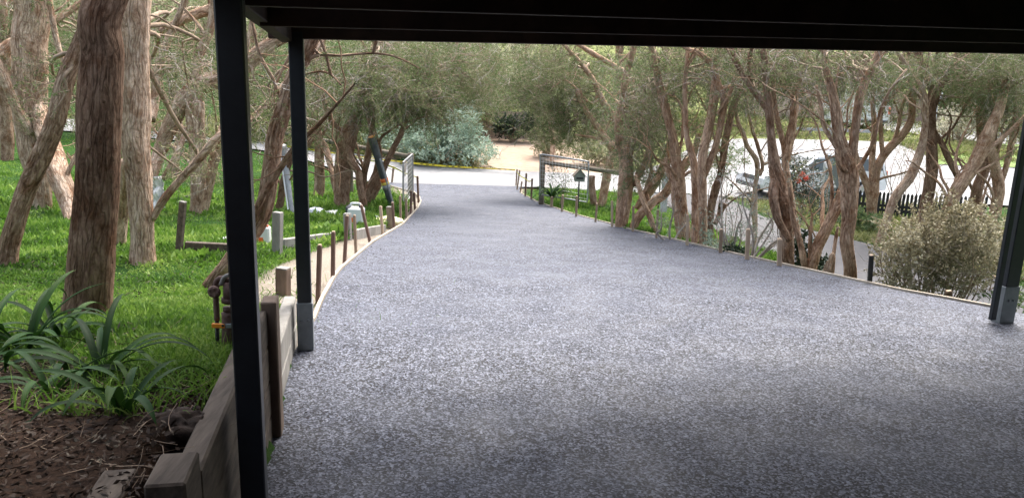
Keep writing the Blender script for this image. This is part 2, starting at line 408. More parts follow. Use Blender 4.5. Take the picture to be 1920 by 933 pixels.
# masks: r green, g sand, b mulch  (a: verge)
lx, rx_ = Lx(Y), Rx(Y)
mul = sstep((3.25-Y)/.7)*(X < 0)
mul = np.maximum(mul, .8*sstep(1-np.hypot(X+1.6, (Y-3.05)*1.2)/.5))
sandL = ((X < lx+.2)&(X < 0)).astype(float)*sstep((X-(lx-np.interp(Y, [4.6,6,8,11,14,20,26,30], [.5,.75,.6,.4,.25,.5,1.0,1.2])))/.25)*(Y > 4.5)
sandR = (X > rx_-.1)*sstep(((rx_+.25)-X)/.2)*(Y > 21)
far = sstep((Y-26)/1.5)
dirt = sstep((Y-29)/2)*sstep(1-(np.abs(X-(.35-.0*Y))-3.2)/1.5)*sstep((47-Y)/2)
verge = far*(1-dirt)*(X > -3)
green = np.maximum(1-far, (X <= -3)*1.)*(1-dirt*far)*(1-np.maximum(sandL, sandR))*(1-mul)
def gmat(nt, b):
    a = nt.nodes.new('ShaderNodeAttribute'); a.attribute_name = 'mask'
    sp = nt.nodes.new('ShaderNodeSeparateColor'); lk(nt, a.outputs['Color'], sp.inputs[0])
    v = coord(nt)
    n1 = noise(nt, v, 3, 6, .7); n2 = noise(nt, v, 45, 5, .75); n3 = noise(nt, v, .4, 4, .6)
    def rr(n, s): r = ramp(nt, s); lk(nt, n, r.inputs[0]); return r.outputs[0]
    soil = rr(n2, [(.3,(0.014,0.0084,0.0056)), (.7,(0.0525,0.0315,0.021))])
    grn = rr(n2, [(.3,(0.0078,0.0228,0.0033)), (.5,(0.0195,0.0553,0.0078)), (.7,(0.039,0.091,0.013))])
    snd = rr(n2, [(.3,(0.1872,0.1584,0.1224)), (.7,(0.3024,0.2664,0.2232))])
    ver = rr(n1, [(.3,(0.096,0.104,0.04)), (.5,(0.176,0.2,0.072)), (.7,(0.264,0.304,0.12))])
    c = mix(nt, sp.outputs[0], soil, grn); c = mix(nt, sp.outputs[1], c, snd); 
    drt = rr(n1, [(.3,(0.3,0.2175,0.1575)), (.7,(0.4125,0.3225,0.255))])
    c = mix(nt, sp.outputs[2], c, ver)
    al = a.outputs['Alpha']; c = mix(nt, al, c, drt)
    lk(nt, c, b.inputs['Base Color']); bumpn(nt, b, n2, .7, .02)
ground = mb.build('ground', mat('ground_soil', rough=1, build=gmat, spec=.1)); ground['kind'] = 'structure'
at = ground.data.color_attributes.new('mask', 'FLOAT_COLOR', 'POINT')
at.data.foreach_set('color', np.stack([green, np.maximum(sandL, sandR), verge, dirt*far], -1).astype(np.float32).ravel())

def strip(name, A, B, off, m, nu=60, nv=8, zf=None, thick=.0):
    A, _ = smooth_path(np.array([(a[0],a[1],0) for a in A], float), np.zeros(len(A)), .3)
    B, _ = smooth_path(np.array([(a[0],a[1],0) for a in B], float), np.zeros(len(B)), .3)
    def rs(p, n):
        s = np.concatenate([[0], np.cumsum(np.linalg.norm(np.diff(p, axis=0), axis=1))]); u = np.linspace(0, s[-1], n)
        return np.stack([np.interp(u, s, p[:,k]) for k in range(3)], 1)
    A, B = rs(A, nu), rs(B, nu); t = np.linspace(0, 1, nv)[None,:,None]
    G = A[:,None]*(1-t)+B[:,None]*t
    G[:,:,2] = (zf or tz)(G[:,:,0], G[:,:,1])+off
    mb = MB(); mb.sheet(G); o = mb.build(name, m); o['kind'] = 'structure'; return o

# ---- driveway: exposed aggregate
def agg(nt, b):
    v = coord(nt)
    w = N(nt, 'ShaderNodeTexNoise', Scale=60, Detail=2); lk(nt, v, w.inputs['Vector'])
    wv = nt.nodes.new('ShaderNodeVectorMath'); wv.operation = 'MULTIPLY_ADD'; lk(nt, w.outputs['Color'], wv.inputs[0])
    wv.inputs[1].default_value = (.012,.012,.012); lk(nt, v, wv.inputs[2])
    vo = N(nt, 'ShaderNodeTexVoronoi', Scale=112.); lk(nt, wv.outputs[0], vo.inputs['Vector'])
    s = nt.nodes.new('ShaderNodeSeparateColor'); lk(nt, vo.outputs['Color'], s.inputs[0])
    r = ramp(nt, [(0,(.004,.004,.006)), (.33,(.010,.011,.015)), (.42,(.08,.085,.11)), (.60,(.17,.18,.215)), (.86,(.33,.345,.395)), (1,(.5,.515,.56))])
    lk(nt, s.outputs[0], r.inputs[0])
    v2 = N(nt, 'ShaderNodeTexVoronoi', Scale=34.); lk(nt, wv.outputs[0], v2.inputs['Vector'])
    s2 = nt.nodes.new('ShaderNodeSeparateColor'); lk(nt, v2.outputs['Color'], s2.inputs[0])
    r2 = ramp(nt, [(0,(.72,.72,.72)), (1,(1.25,1.25,1.25))]); lk(nt, s2.outputs[1], r2.inputs[0])
    c = mix(nt, 1., r.outputs[0], r2.outputs[0], 'MULTIPLY')
    vs = coord(nt, (.45,1.1,1)); n = noise(nt, vs, 1.2, 5, .6)
    r3 = ramp(nt, [(.42,(0,0,0)), (.72,(.34,.34,.34))]); lk(nt, n, r3.inputs[0])
    c = mix(nt, r3.outputs[0], c, (.21,.225,.265))
    c = mix(nt, 1., c, (.41,.426,.478), 'MULTIPLY')
    lk(nt, c, b.inputs['Base Color'])
    n5 = noise(nt, v, 2.5, 3, .5); r5 = ramp(nt, [(.3,(.62,.62,.62)), (.7,(.8,.8,.8))]); lk(nt, n5, r5.inputs[0]); lk(nt, r5.outputs[0], b.inputs['Roughness'])
    bumpn(nt, b, vo.outputs['Distance'], .35, .004)
drive_m = mat('exposed_aggregate', rough=.5, build=agg, spec=.28)
yk = np.unique(np.concatenate([np.arange(-8, 4.4, .5), np.arange(4.4, 27.3, .25)]))
nv = 14
G = np.zeros((len(yk), nv, 3)); tt = np.linspace(0, 1, nv)
for i, y in enumerate(yk):
    G[i,:,0] = Lx(y)*(1-tt)+Rx(y)*tt; G[i,:,1] = y; G[i,:,2] = zd(y)
top = G.copy(); bot = G.copy(); bot[:,:,2] -= .12
mb = MB(); mb.sheet(top)
for e in (0, nv-1): mb.sheet(np.stack([top[:,e], bot[:,e]], 1))
dw = mb.build('driveway', drive_m, smooth=False); dw['kind'] = 'structure'

# ---- road, lane
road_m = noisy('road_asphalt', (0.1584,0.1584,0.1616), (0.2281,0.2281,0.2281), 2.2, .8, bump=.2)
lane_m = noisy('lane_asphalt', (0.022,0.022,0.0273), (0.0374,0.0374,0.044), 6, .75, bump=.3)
strip('road', [(-60,52),(-30,43),(-16,37.5),(-9.5,33),(-5.6,27.2),(-4.2,26.6),(.6,26.6),(4.5,25.6),(8,25.2),(14,25),(24,25.4),(50,26)],
      [(-62,60),(-31,50),(-17,43.5),(-10,37.5),(-6,33.5),(-2,31.6),(2,31),(6,32),(10,36.5),(16,37.5),(26,37),(52,36)], .075, road_m, 160, 26)
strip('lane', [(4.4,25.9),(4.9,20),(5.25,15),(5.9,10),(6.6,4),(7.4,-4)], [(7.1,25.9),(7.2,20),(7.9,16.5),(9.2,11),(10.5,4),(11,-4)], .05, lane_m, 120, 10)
strip('side_road', [(24,38),(20,44),(19,52),(22,60)], [(32,36.5),(27,44),(26,52),(30,60)], .09, road_m, 40, 8)

# ================================================================== CARPORT
wood_dark = noisy('dark_stained_timber', (0.0211,0.0115,0.0084), (0.0528,0.0274,0.018), 5, .75, (1,1,1), .2, spec=.3)
paint_navy = noisy('navy_paint', (.0095,.0125,.017), (.016,.02,.026), 14, .38, bump=.12, bd=.002)
galv = noisy('galvanised_steel', (0.168,0.189,0.196), (0.238,0.259,0.266), 9, .45, bump=.1, metal=.35)
grey_tim = noisy('weathered_sleeper', (0.0478,0.0349,0.0248), (0.1294,0.1013,0.076), 5, .9, (5,.7,5), .5)
grey_pale = noisy('grey_weathered_pine', (0.1836,0.1714,0.153), (0.2938,0.2815,0.257), 8, .9, (1,1,.35), .4)
brown_tim = noisy('brown_treated_pine', (0.104,0.068,0.048), (0.216,0.152,0.108), 8, .85, (1,1,.3), .4)
dj = np.array([5.2, 1.16, 0])/np.linalg.norm([5.2,1.16,0]); dn = np.array([-dj[1], dj[0], 0])
car = thing('carport', 'dark stained timber carport roof frame of beams and joists over the driveway', 'carport', (1.5, 2.5, 0))
def joist(a, b, name, w=.045, h=.20):
    a = np.array(a, float); b = np.array(b, float); m = MB(); m.beam(a+[0,0,h/2], b+[0,0,h/2], w, h, .003); return m.build(name, wood_dark, car, False)
for (p1, p2, w, h) in (((537,73,4.46),(1925,101.5,5.72),.09,.24), ((530,50.5,3.55),(1925,82,4.75),.045,.2), ((470,12,2.62),(1925,57,3.72),.045,.2)):
    a, b = P(*p1), P(*p2); d = (b-a)/np.linalg.norm(b-a); a = a-d*.1; b = b+d*2.2
    joist(a, b, 'beam' if w > .05 else 'joist', w, h)
for k in range(1, 11):
    a = np.array([-1.0, 2.62, 1.93])-dn*.0+np.array([.15*k*.9, -.9*k, .01*k]); b = a+dj*7.5+np.array([0,0,.12])
    joist(a, b, 'joist')
# side beam
m = MB(); a = P(545,80,4.5); b = P(462,19.5,3.05); d = (b-a)/np.linalg.norm(b-a)
m.beam(a-d*.02+[0,0,.12]+np.array([-.02,0,.0]), b+d*7+[0,0,.12]+np.array([-.02,0,.03]), .07, .24, .004); m.build('side_beam', wood_dark, car, False)
# deck above, right beam, unseen wall added behind the camera for shade
m = MB()
c = np.array([2.2, .2, 2.36]); R_ = np.array([dj, dn, [0,0,1]])
for k in range(64):
    y0 = 4.75-.15*k
    cc = np.array([2.3,0,0])+np.array([0,0,2.3]); q = np.array([-1.3,4.45,0])+dj*5.4+dn*(-.15*k+.06)
    m.box(q+[0,0,2.3+.0*k], (11.0,.143,.03), R_, .002)  # boards run on out of view to the right to darken the slab
m.build('deck_boards', wood_dark, car, False)
m = MB(); m.box((-4.2,-2.0,2.42), (6.4,6.2,.06), None, .003); m.build('shade_roof', wood_dark, car, False)  # unseen roof panel added over the left bed to darken it
hs_ = thing('shade_wall', 'unseen dark clad wall added behind and right of the carport to shade it', 'wall', (2, -5, 0))  # added out of view so the carport stays dark
m = MB()
for k in range(16): m.box((2, -4.6+.012*(k % 2), -.2+.175*k+.087), (13, .03, .172), None, .003)
m.build('shade_cladding', noisy('dark_cladding', (.03,.025,.022), (.05,.04,.035), 4), hs_, False)

m = MB()  # unseen side wall added on the right to block light under the carport
for k in range(14): m.box((5.75+.012*(k % 2), -.4, -.2+.175*k+.087), (.03, 8.4, .172), None, .003)
m.build('shade_cladding', wood_dark, hs_, False)
def post(label, pb, pt, wx, wy, ztop, brk=True, extra=None, group='dark carport posts'):
    base = np.array(pb, float); o = thing('carport_post', label, 'post', base, group)
    ax = np.array([dj, dn, [0,0,1]])
    h0 = .30 if brk else 0
    m = MB(); top = np.array([pt[0], pt[1], ztop]); dd = top-base; 
    a = base+dd*(h0/dd[2]); 
    x_ = dj; y_ = np.cross(dd/np.linalg.norm(dd), x_); m.box((a+top)/2, (wx, wy, np.linalg.norm(top-a)), np.array([x_, y_, dd/np.linalg.norm(dd)]), .005)
    m.build('shaft', paint_navy, o, False)
    if brk:
        m = MB(); m.box(base+[0,0,.155], (wx+.012, wy+.012, .31), ax, .003); m.build('stirrup', galv, o, False)
        m = MB()
        for sx in (-1,1):
            m.lathe([(0,.0),(.009,0),(.009,.008),(0,.009)], base+np.array([0,0,.2])-dn*(wy/2+.006)+dj*sx*.02, 8, np.array([dj,[0,0,1],-dn]))
        m.build('bolt', galv, o)
    return o
p1 = P(430,0,2.25); p2 = P(478,933,2.25)
post('thick navy carport post nearest the camera beside the strap-leaf bed', (p2[0], 2.25, .0), (p1[0]-.0, 2.25), .078, .078, 1.96, False)
pm = post('navy carport post with pale steel stirrup beside the formwork, middle of the three', (-1.285,4.47,0), (-1.285,4.47), .085, .085, 1.93)
_b, _t = P(1860,599,5.53), P(1925,235,5.53); _k = 2.06/(_t[2]-_b[2])
pr = post('navy carport post with steel foot at the right driveway edge', (3.85,5.60,-.05), (3.85+(_t[0]-_b[0])*_k, 5.60), .12, .08, 2.02)
m = MB(); b0 = P(1860,599,5.53); t0 = P(1925,235,5.53); t0 = b0+(t0-b0)*1.2
m.beam(b0, t0, .045, .035, .004, up=dn); m.build('side_batten', paint_navy, pr, False)

# retaining wall
rw = thing('retaining_wall', 'weathered timber sleeper retaining wall between garden and carport slab', 'wall', (-1.1, 3, 0))
ud = np.array([-.2, 1, 0])/math.hypot(.2, 1)
def wp(y, z, off=0): return np.array([wallx(y)-.04+off, y, z])
def sleeper(y0, y1, z0, z1, mt=grey_tim, th=.075):
    m = MB(); a = wp(y0, (z0+z1)/2); b = wp(y1, (z0+z1)/2); m.beam(a, b, th, (z1-z0), .008); return m.build('sleeper', mt, rw, False)
rr_ = random.Random(4)
for (y0, y1, tops) in ((1.84,3.28,.635), (3.36,4.62,.30)):
    n = max(1, round((tops+.06)/.185)); hz = (tops+.06)/n
    for k in range(n):
        sleeper(y0+rr_.uniform(0,.01), y1-rr_.uniform(0,.01), -.06+k*hz+.002, -.06+(k+1)*hz-.003, grey_tim if y0 < 3.3 else grey_pale)
m = MB(); m.box(wp(3.33,.29,.045), (.07,.12,.76), np.array([np.cross(ud,[0,0,1]), ud, [0,0,1]]), .006); m.build('wall_post', brown_tim, rw, False)
cx_ = np.array([np.cross(ud,[0,0,1]), ud, [0,0,1]])
m = MB(); m.box(wp(1.745,.31,-.008), (.098,.168,.78), cx_, .006); m.build('corner_post', grey_tim, rw, False)
m = MB(); m.box(wp(1.67,.30,-.15), (.085,.2,.76), cx_, .006); m.build('corner_post', grey_tim, rw, False)
for k in range(4):
    a_ = np.array([-.945,1.60,-.06+.18*k+.09]); b_ = np.array([-3.6,.28,-.06+.18*k+.09]); m = MB(); m.beam(a_, b_, .075, .176, .006); m.build('sleeper', grey_tim, rw, False)

# formwork boards
form_m = noisy('formwork_pine', (0.3187,0.2677,0.204), (0.4335,0.3825,0.3124), 9, .85, bump=.2)
def formwork(label, edge, y0, y1, sgn):
    ys_ = np.arange(y0, y1, .2); base = np.array([edge(y0), y0, float(zd(y0))])
    o = thing('formwork_board', label, 'formwork', base)
    a = np.stack([edge(ys_)+sgn*.004, ys_, zd(ys_)-.08], 1); 
    T = np.gradient(a, axis=0); T /= np.linalg.norm(T, axis=1)[:,None]; nn = np.cross(T, [0,0,1])*(-1 if sgn < 0 else 1)
    th = .028; top = np.array([0,0,.10])
    m = MB(); m.sheet(np.stack([a, a+top, a+top+nn*th, a+nn*th, a], 1)); m.build('board', form_m, o, False)
    return o
formwork('pale curved timber form board edging the left side of the concrete driveway', Lx, 4.85, 26.0, -1)
formwork('thin pale timber form board along the right side of the concrete driveway', Rx, 5.95, 25.2, 1)

# ================================================================== TREES
def bldr(): return MB()
TREEGRP = {'l': 'tea trees in the left garden', 'm': 'tea trees by the left gate', 'r': 'tea trees along the right bank', 'f': 'tea trees beyond the lane'}
def tree(label, base_dep, stems, regions=(), bk='bark_brown', grp=None, leafm='leaf_tea', seed=1, limbs=(), deadn=0, kind='tea_tree', ext=True, upper=True, cat='tree', amp=.21):
    """stems: [(px,py,wpx[,dY])...] from ground up; regions: (x0,y0,x1,y1,dY0,dY1,n sprays)"""
    rg = np.random.default_rng(seed*977+5)
    Y0 = base_dep
    bp = P(stems[0][0][0], stems[0][0][1], Y0)
    zb = float(tz(bp[0], bp[1]))
    o = thing(kind, label, cat, (bp[0], bp[1], zb), grp)
    mt = MB(); samp = []
    for si, st in enumerate(stems):
        pts, rr = [], []
        for q in st:
            yy = Y0+(q[3] if len(q) > 3 else 0)
            pts.append(P(q[0], q[1], yy)); rr.append(q[2]/2*yy/FOC)
        pts, rr = np.array(pts), np.array(rr)
        if si == 0 or st[0][1] >= stems[0][0][1]-25:     # reaches the ground: flare and bury
            d0 = pts[0]-pts[1]; d0 /= np.linalg.norm(d0)
            g = float(tz(pts[0][0], pts[0][1]))
            if si == 0 or abs(pts[0][2]-g) < .8:
                dz = max(.12, pts[0][2]-g+.12)
                d1 = d0.copy(); d1[2] = min(d1[2], -.55); pts = np.concatenate([[pts[0]+d1*(dz/abs(d1[2]))], pts]); rr = np.concatenate([[rr[0]*1.25], rr])
        if ext and st[-1][1] < 130:                     # goes on above the picture
            d0 = pts[-1]-pts[-2]; d0 /= np.linalg.norm(d0); r_ = rr[-1]
            for k in range(3):
                d0 = d0+rg.normal(size=3)*.16+[0,0,.12]; d0 /= np.linalg.norm(d0)
                pts = np.concatenate([pts, [pts[-1]+d0*.8]]); rr = np.concatenate([rr, [r_*(.85-.22*k)]])
        L_ = np.linalg.norm(np.diff(pts, axis=0), axis=1).sum()
        big = rr.max()*FOC/Y0*2
        seg = int(np.clip(big*1.1, 7, 44)); step = max(.035, rr.mean()*.5)
        p2, r2 = smooth_path(pts, rr, step)
        # wobble
        wv = np.stack([fbm(p2*1.3+31*k+seed, 2) for k in range(3)], 1)*r2[:,None]*.35
        sel = np.linspace(0,1,len(p2))[:,None]; p2 = p2+wv*np.minimum(1, sel*6)
        mt.tube(p2, r2, seg, amp, kn=1.7)
        samp.append(np.concatenate([p2, r2[:,None]], 1))
    nt_ = {TREEGRP['l']:9 if seed == 6 else 5, TREEGRP['m']:4, TREEGRP['r']:4, TREEGRP['f']:6}.get(grp, 0) if ext and seed > 3 else 0
    for k in range(nt_):
        A_ = samp[rg.integers(0, len(samp))]; q_ = A_[int(len(A_)*rg.uniform(.12,.6))]; a = q_[:3]; r0 = min(max(q_[3]*rg.uniform(.25,.5), .012), .035)*max(1, Y0/16)
        dv = np.array([rg.normal()*.5, rg.normal()*.5, 1.]); dv /= np.linalg.norm(dv); pts = [a]; L_ = rg.uniform(1.1,2.4)*max(.7, Y0/16)
        for j in range(6): dv = dv+rg.normal(size=3)*[.28,.28,.12]; dv /= np.linalg.norm(dv); pts.append(pts[-1]+dv*L_/6)
        pp_, rr_2 = smooth_path(np.array(pts), np.array([r0,r0*.9,r0*.8,r0*.65,r0*.5,r0*.35,r0*.2]), .07); mt.tube(pp_, rr_2, 8, .15, cap=False)
        kk_ = rg.integers(len(pp_)//4, len(pp_), 7)
        mt.twigs(pp_[kk_], rg.normal(size=(7,3))+[0,0,.5], .6*rg.uniform(.5,1.3,7), r0*.25, rg, 7, .25)
    mt.build('trunk', M[bk], o)
    S = np.concatenate(samp)
    br = MB(); lf = MB(); dt = MB(); ld = MB()
    rl = []
    for (x0,y0,x1,y1,d0,d1,n) in regions:
        n = int(n*(1.6 if y1 < 206 and x0 > 1190 else 1.25)); yy = Y0+rg.uniform(d0, d1, n); xx = rg.uniform(x0, x1, n); py = rg.uniform(y0, y1, n)
        cx, cy = (x0+x1)/2, (y0+y1)/2
        pp = np.array([P(a, b, c) for a, b, c in zip(xx, py, yy)])
        k_ = fbm(pp*np.array([1.1,1.1,1.4])+seed*3, 2); e = 1-(((xx-cx)/(x1-x0)*2)**4+((py-cy)/(y1-y0)*2)**4)
        rl.append(pp[(k_+e*.3 > .02)])
    if rl and upper and seed not in (9,10,11,12,13,14,15,16):
        topz = S[:,2].max(); tops = S[S[:,2] > topz-1.2][:,:3]
        n = 36; rl.append(tops[rg.integers(0, len(tops), n)]+rg.normal(size=(n,3))*[1.1,1.1,.5]+[0,0,.5])
    if rl:
        PP = np.concatenate(rl); n = len(PP)
        d = rg.normal(size=(n,3))*[.9,.9,.45]+[0,0,-.12+.0]
        sc_ = Y0/16.
        ll = .55*min(1.6, max(.45, sc_**.7))
        # limbs from stems to a few spray roots
        nl = max(2, n//14); idx = rg.choice(n, min(nl, n), replace=False)
        hi = S[S[:,2] > S[:,2].min()+.45*(S[:,2].max()-S[:,2].min())]
        for i in idx:
            c = PP[i]; dd = np.linalg.norm(hi[:,:3]-c, axis=1)+np.maximum(0, hi[:,2]-c[2]-.2)*1.0
            j = np.argmin(dd+rg.random(len(dd))*.3); a = hi[j,:3]; r0 = min(hi[j,3]*.6, .011+.009*dd[j])
            if dd[j] > 3.2: continue
            mid = (a+c)/2+rg.normal(size=3)*.07*dd[j]+[0,0,.08*dd[j]]
            q1 = a*.6+mid*.4+rg.normal(size=3)*.05*dd[j]; q2 = c*.5+mid*.5+rg.normal(size=3)*.07*dd[j]
            br.tube([a,q1,mid,q2,c], [r0,r0*.8,r0*.6,r0*.42,r0*.25], 5, 0, step=.12, cap=False)
        # sprays: twig -> side twigs -> leaves
        tw = br.twigs(PP, d, ll*rg.uniform(.6,1.3,n), .0045*max(1,sc_), rg, 6, .22, .04)
        m_ = 6; ii = np.repeat(np.arange(n), m_); kk = rg.integers(1, 6, n*m_)
        st2 = tw[ii, kk]; dv = tw[ii, kk]-tw[ii, kk-1]; dv /= np.linalg.norm(dv, axis=1)[:,None]
        dirs = dv*.8+rg.normal(size=(n*m_,3))*.55+[0,0,-.05]
        t2 = br.twigs(st2, dirs, ll*.5*rg.uniform(.5,1.2,n*m_), .0024*max(1,sc_), rg, 4, .25, .05)
        q_ = 16; N2 = n*m_
        lleng = np.interp(Y0, [4,8,16,25,45], [.018,.022,.036,.055,.10]); lw = lleng*.31
        i2 = np.repeat(np.arange(N2), q_); u = rg.random(N2*q_)*2.999; k2 = u.astype(int); fr = (u-k2)[:,None]
        pos = t2[i2, k2]*(1-fr)+t2[i2, k2+1]*fr
        dl = (t2[i2, k2+1]-t2[i2, k2]); dl /= np.linalg.norm(dl, axis=1)[:,None]+1e-9
        lf.leaves(pos, dl*.6+rg.normal(size=(len(pos),3))*.6, lleng*rg.uniform(.6,1.4,len(pos)), lw, rg)
        if deadn:
            cc = PP[rg.integers(0, n, deadn)]+rg.normal(size=(deadn,3))*.15
            t3 = dt.twigs(cc, rg.normal(size=(deadn,3))*[.8,.8,.4]+[0,0,-.35], ll*1.3*rg.uniform(.5,1.4,deadn), .0055*max(.8,sc_), rg, 8, .3, .05)
            i3 = np.repeat(np.arange(deadn), 4); k3 = rg.integers(1, 7, deadn*4)
            dt.twigs(t3[i3,k3], (t3[i3,k3+1 if False else k3]-t3[i3,k3-1])*6+rg.normal(size=(deadn*4,3))*.6, ll*.5, .0028*max(.8,sc_), rg, 5, .3, .05)
    for lb in limbs:
        pts = [P(q[0], q[1], Y0+(q[3] if len(q) > 3 else 0)) for q in lb]; rr = [q[2]/2*Y0/FOC for q in lb]
        br2 = br
        br2.tube(pts, rr, 8, .12, step=.06, cap=False)
    if br.n: br.build('branches', M['twig'], o)
    if dt.n: dt.build('dead_twigs', M['twig_pale'], o)
    if lf.n: lf.build('crown', M[leafm], o, False)
    return o

# ---- left garden
tree('thick dark red-brown tea tree trunk in front, beside the strap-leaf plants', dep(164,598),
     [[(162,602,92),(166,560,84),(172,480,82),(178,400,76),(187,300,74),(192,200,74),(197,100,69),(199,0,66)]],
     [(-60,-190,330,-40,-.6,1.2,60)], 'bark_red', TREEGRP['l'], seed=1, amp=.13)
tree('pale flaky tea tree trunk right behind the thick dark red one', dep(268,492),
     [[(268,496,50),(267,450,41),(264,380,44),(257,280,52),(256,200,50),(257,100,44),(258,0,50)],
      [(236,300,20,.6),(230,400,24,.9),(222,470,26,1.0)][::-1],
      [(286,411,12),(309,372,14),(341,334,14),(379,292,15),(416,250,13),(470,222,12,.3),(540,150,9,.6),(590,100,7,.9)]],
     [(280,60,420,200,.2,2.2,60),(300,230,420,330,.5,2.5,26)], 'bark_pale', TREEGRP['l'], seed=2, deadn=50)
tree('leaning brown tea tree trunk at the far left edge of the garden', dep(14,503),
     [[(12,506,36),(20,450,32),(45,370,31),(70,310,34),(105,230,32),(125,150,30),(160,60,24),(185,-20,20)]],
     [(60,120,150,230,-.2,1.2,30)], 'bark_brown', TREEGRP['l'], seed=3)
tree('broad pale tea tree with a second trunk slanting to the right, upper left of garden', dep(80,392),
     [[(80,392,32),(72,330,42),(60,250,52),(55,170,56),(58,100,58),(62,0,62)],
      [(142,425,32,-1.5),(135,390,34,-1.2),(112,320,38,-.8),(88,255,34,-.3),(70,200,30)],
      [(60,250,14,-.2),(30,200,16,-.4),(0,130,18,-.5),(-30,90,18,-.5)],
      [(122,122,8,-.3),(108,85,10,-.3),(100,45,10,-.3),(92,0,9,-.3)],
      [(0,105,22,.5),(20,82,20,.6),(60,60,14,.8)]],
     [(0,0,160,70,1,3,50),(90,100,150,250,.6,2,40),(100,0,170,120,.5,2.5,50)], 'bark_pale', TREEGRP['l'], seed=4, deadn=30)
tree('slim brown tea tree at the far left behind the broad pale one', dep(12,300),
     [[(14,300,20),(12,240,22),(8,150,22),(4,60,20),(0,0,18)],[(44,305,14,.5),(38,200,16,.6),(30,100,14,.8),(26,0,14,.8)]],
     [(0,0,60,180,-1,2,90)], 'bark_brown', TREEGRP['l'], seed=5)
tree('grey tea tree with huge sloping limbs behind the pale flaky trunk', dep(365,404),
     [[(366,407,20),(369,360,24),(371,300,30),(370,240,30),(366,190,34)],
      [(275,410,14,-.5),(285,330,18,-.4),(300,285,24),(320,235,28),(345,190,32),(380,160,34),(412,150,32),(450,132,30),(485,100,27),(520,76,22),(560,55,18)],
      [(366,190,26),(368,140,22),(374,100,18),(392,60,14),(400,10,12)],
      [(384,395,15,.5),(392,330,18,.5),(405,280,20,.5),(425,230,20,.3),(450,200,18)],
      [(306,335,10,-.4),(322,305,10,-.4),(338,272,10,-.3),(350,240,9)],
      [(283,225,16,-.3),(292,180,16),(296,130,16),(310,85,14),(330,40,10),(345,0,9)],
      [(300,60,10,.5),(360,30,18,.5),(412,14,22,.5),(450,5,20,.5)]],
     [(280,0,410,150,.2,3,170),(300,90,420,330,.8,4,110),(462,110,545,260,-.5,2.5,90),(470,40,540,110,.8,3,30)], 'bark_pale', TREEGRP['l'], seed=6, deadn=110)
tree('reddish tea tree trunk leaning right between the two left carport posts', dep(385,548),
     [[(374,556,14),(393,536,28),(430,490,33),(468,440,33),(494,396,31),(506,324,30),(515,250,29),(530,200,28),(546,150,28),(566,110,28),(582,70,28),(596,20,24)],
      [(574,112,9),(600,103,6),(640,104,5),(700,100,4),(745,108,3),(790,130,2)],
      [(570,140,4),(600,134,4),(620,140,4),(640,160,3)]],
     [(470,140,560,250,-.3,1,26)], 'bark_brown', TREEGRP['l'], seed=7, deadn=26)
tree('small reddish sapling trunk just left of the middle carport post', dep(520,398),
     [[(519,400,16),(526,375,13),(531,340,11),(545,300,10),(560,260,8),(575,220,7)]], [(540,190,600,260,-.5,1,24)], 'bark_red', TREEGRP['m'], seed=8)
# ---- by the left gate
tree('twin-stemmed tea tree with a slim curved stem right of the middle post', dep(600,369),
     [[(597,370,20),(600,330,19),(599,290,17),(597,262,15),(590,225,14),(592,180,14),(600,140,12),(606,100,10)],
      [(636,388,9,-.8),(628,350,11,-.6),(622,320,11,-.4),(610,277,12),(590,255,11),(575,235,10)],
      [(576,275,10),(600,232,10),(611,219,10),(630,190,8),(640,150,7)]],
     [(575,90,650,230,-1,2,170),(566,160,640,250,-1.5,1,50)], 'bark_brown', TREEGRP['m'], seed=9, deadn=80)
tree('thick twisted red-brown tea tree trunk behind the white container', dep(641,392),
     [[(641,396,30),(641,361,27),(642,324,30),(645,285,30),(652,258,30),(667,230,22),(679,195,17),(690,150,14),(700,105,12)],
      [(650,256,12),(640,246,9),(617,219,9),(605,180,8),(594,141,7),(585,95,6)],
      [(655,270,12),(657,300,13,-.2),(670,322,13,-.3),(675,349,13,-.3),(682,385,13,-.3)][::-1]],
     [(600,85,760,195,-2.5,1,340),(640,160,700,240,-1.5,1,70)], 'bark_brown', TREEGRP['m'], seed=10, deadn=190)
tree('spreading multi-stemmed tea tree under the leaning black roll', dep(686,388),
     [[(686,390,22),(680,368,14),(682,331,12),(689,299,13),(693,270,11),(698,235,9),(700,200,8)],
      [(687,386,14),(694,354,15),(707,322,15),(710,287,13),(704,255,11),(692,222,9),(692,187,9),(700,150,8),(712,100,7)],
      [(690,380,14),(707,349,16),(721,312,11),(736,282,11),(752,250,10),(764,215,8),(780,180,7),(800,140,6)]],
     [(690,85,830,205,-2,2,520),(740,140,850,228,-1,3,260),(800,85,940,185,0,4,560),(700,180,780,232,-1,2,60)], 'bark_brown', TREEGRP['m'], seed=11, deadn=240)
tree('tea tree with drooping crown standing among the silver shrubs', 36.5,
     [[(836,285,9),(832,250,9),(842,210,8),(838,150,7),(850,100,7)]],
     [(780,140,900,205,-2,3,160),(840,90,935,170,-2,3,150)], 'bark_brown', TREEGRP['m'], seed=12, deadn=60)

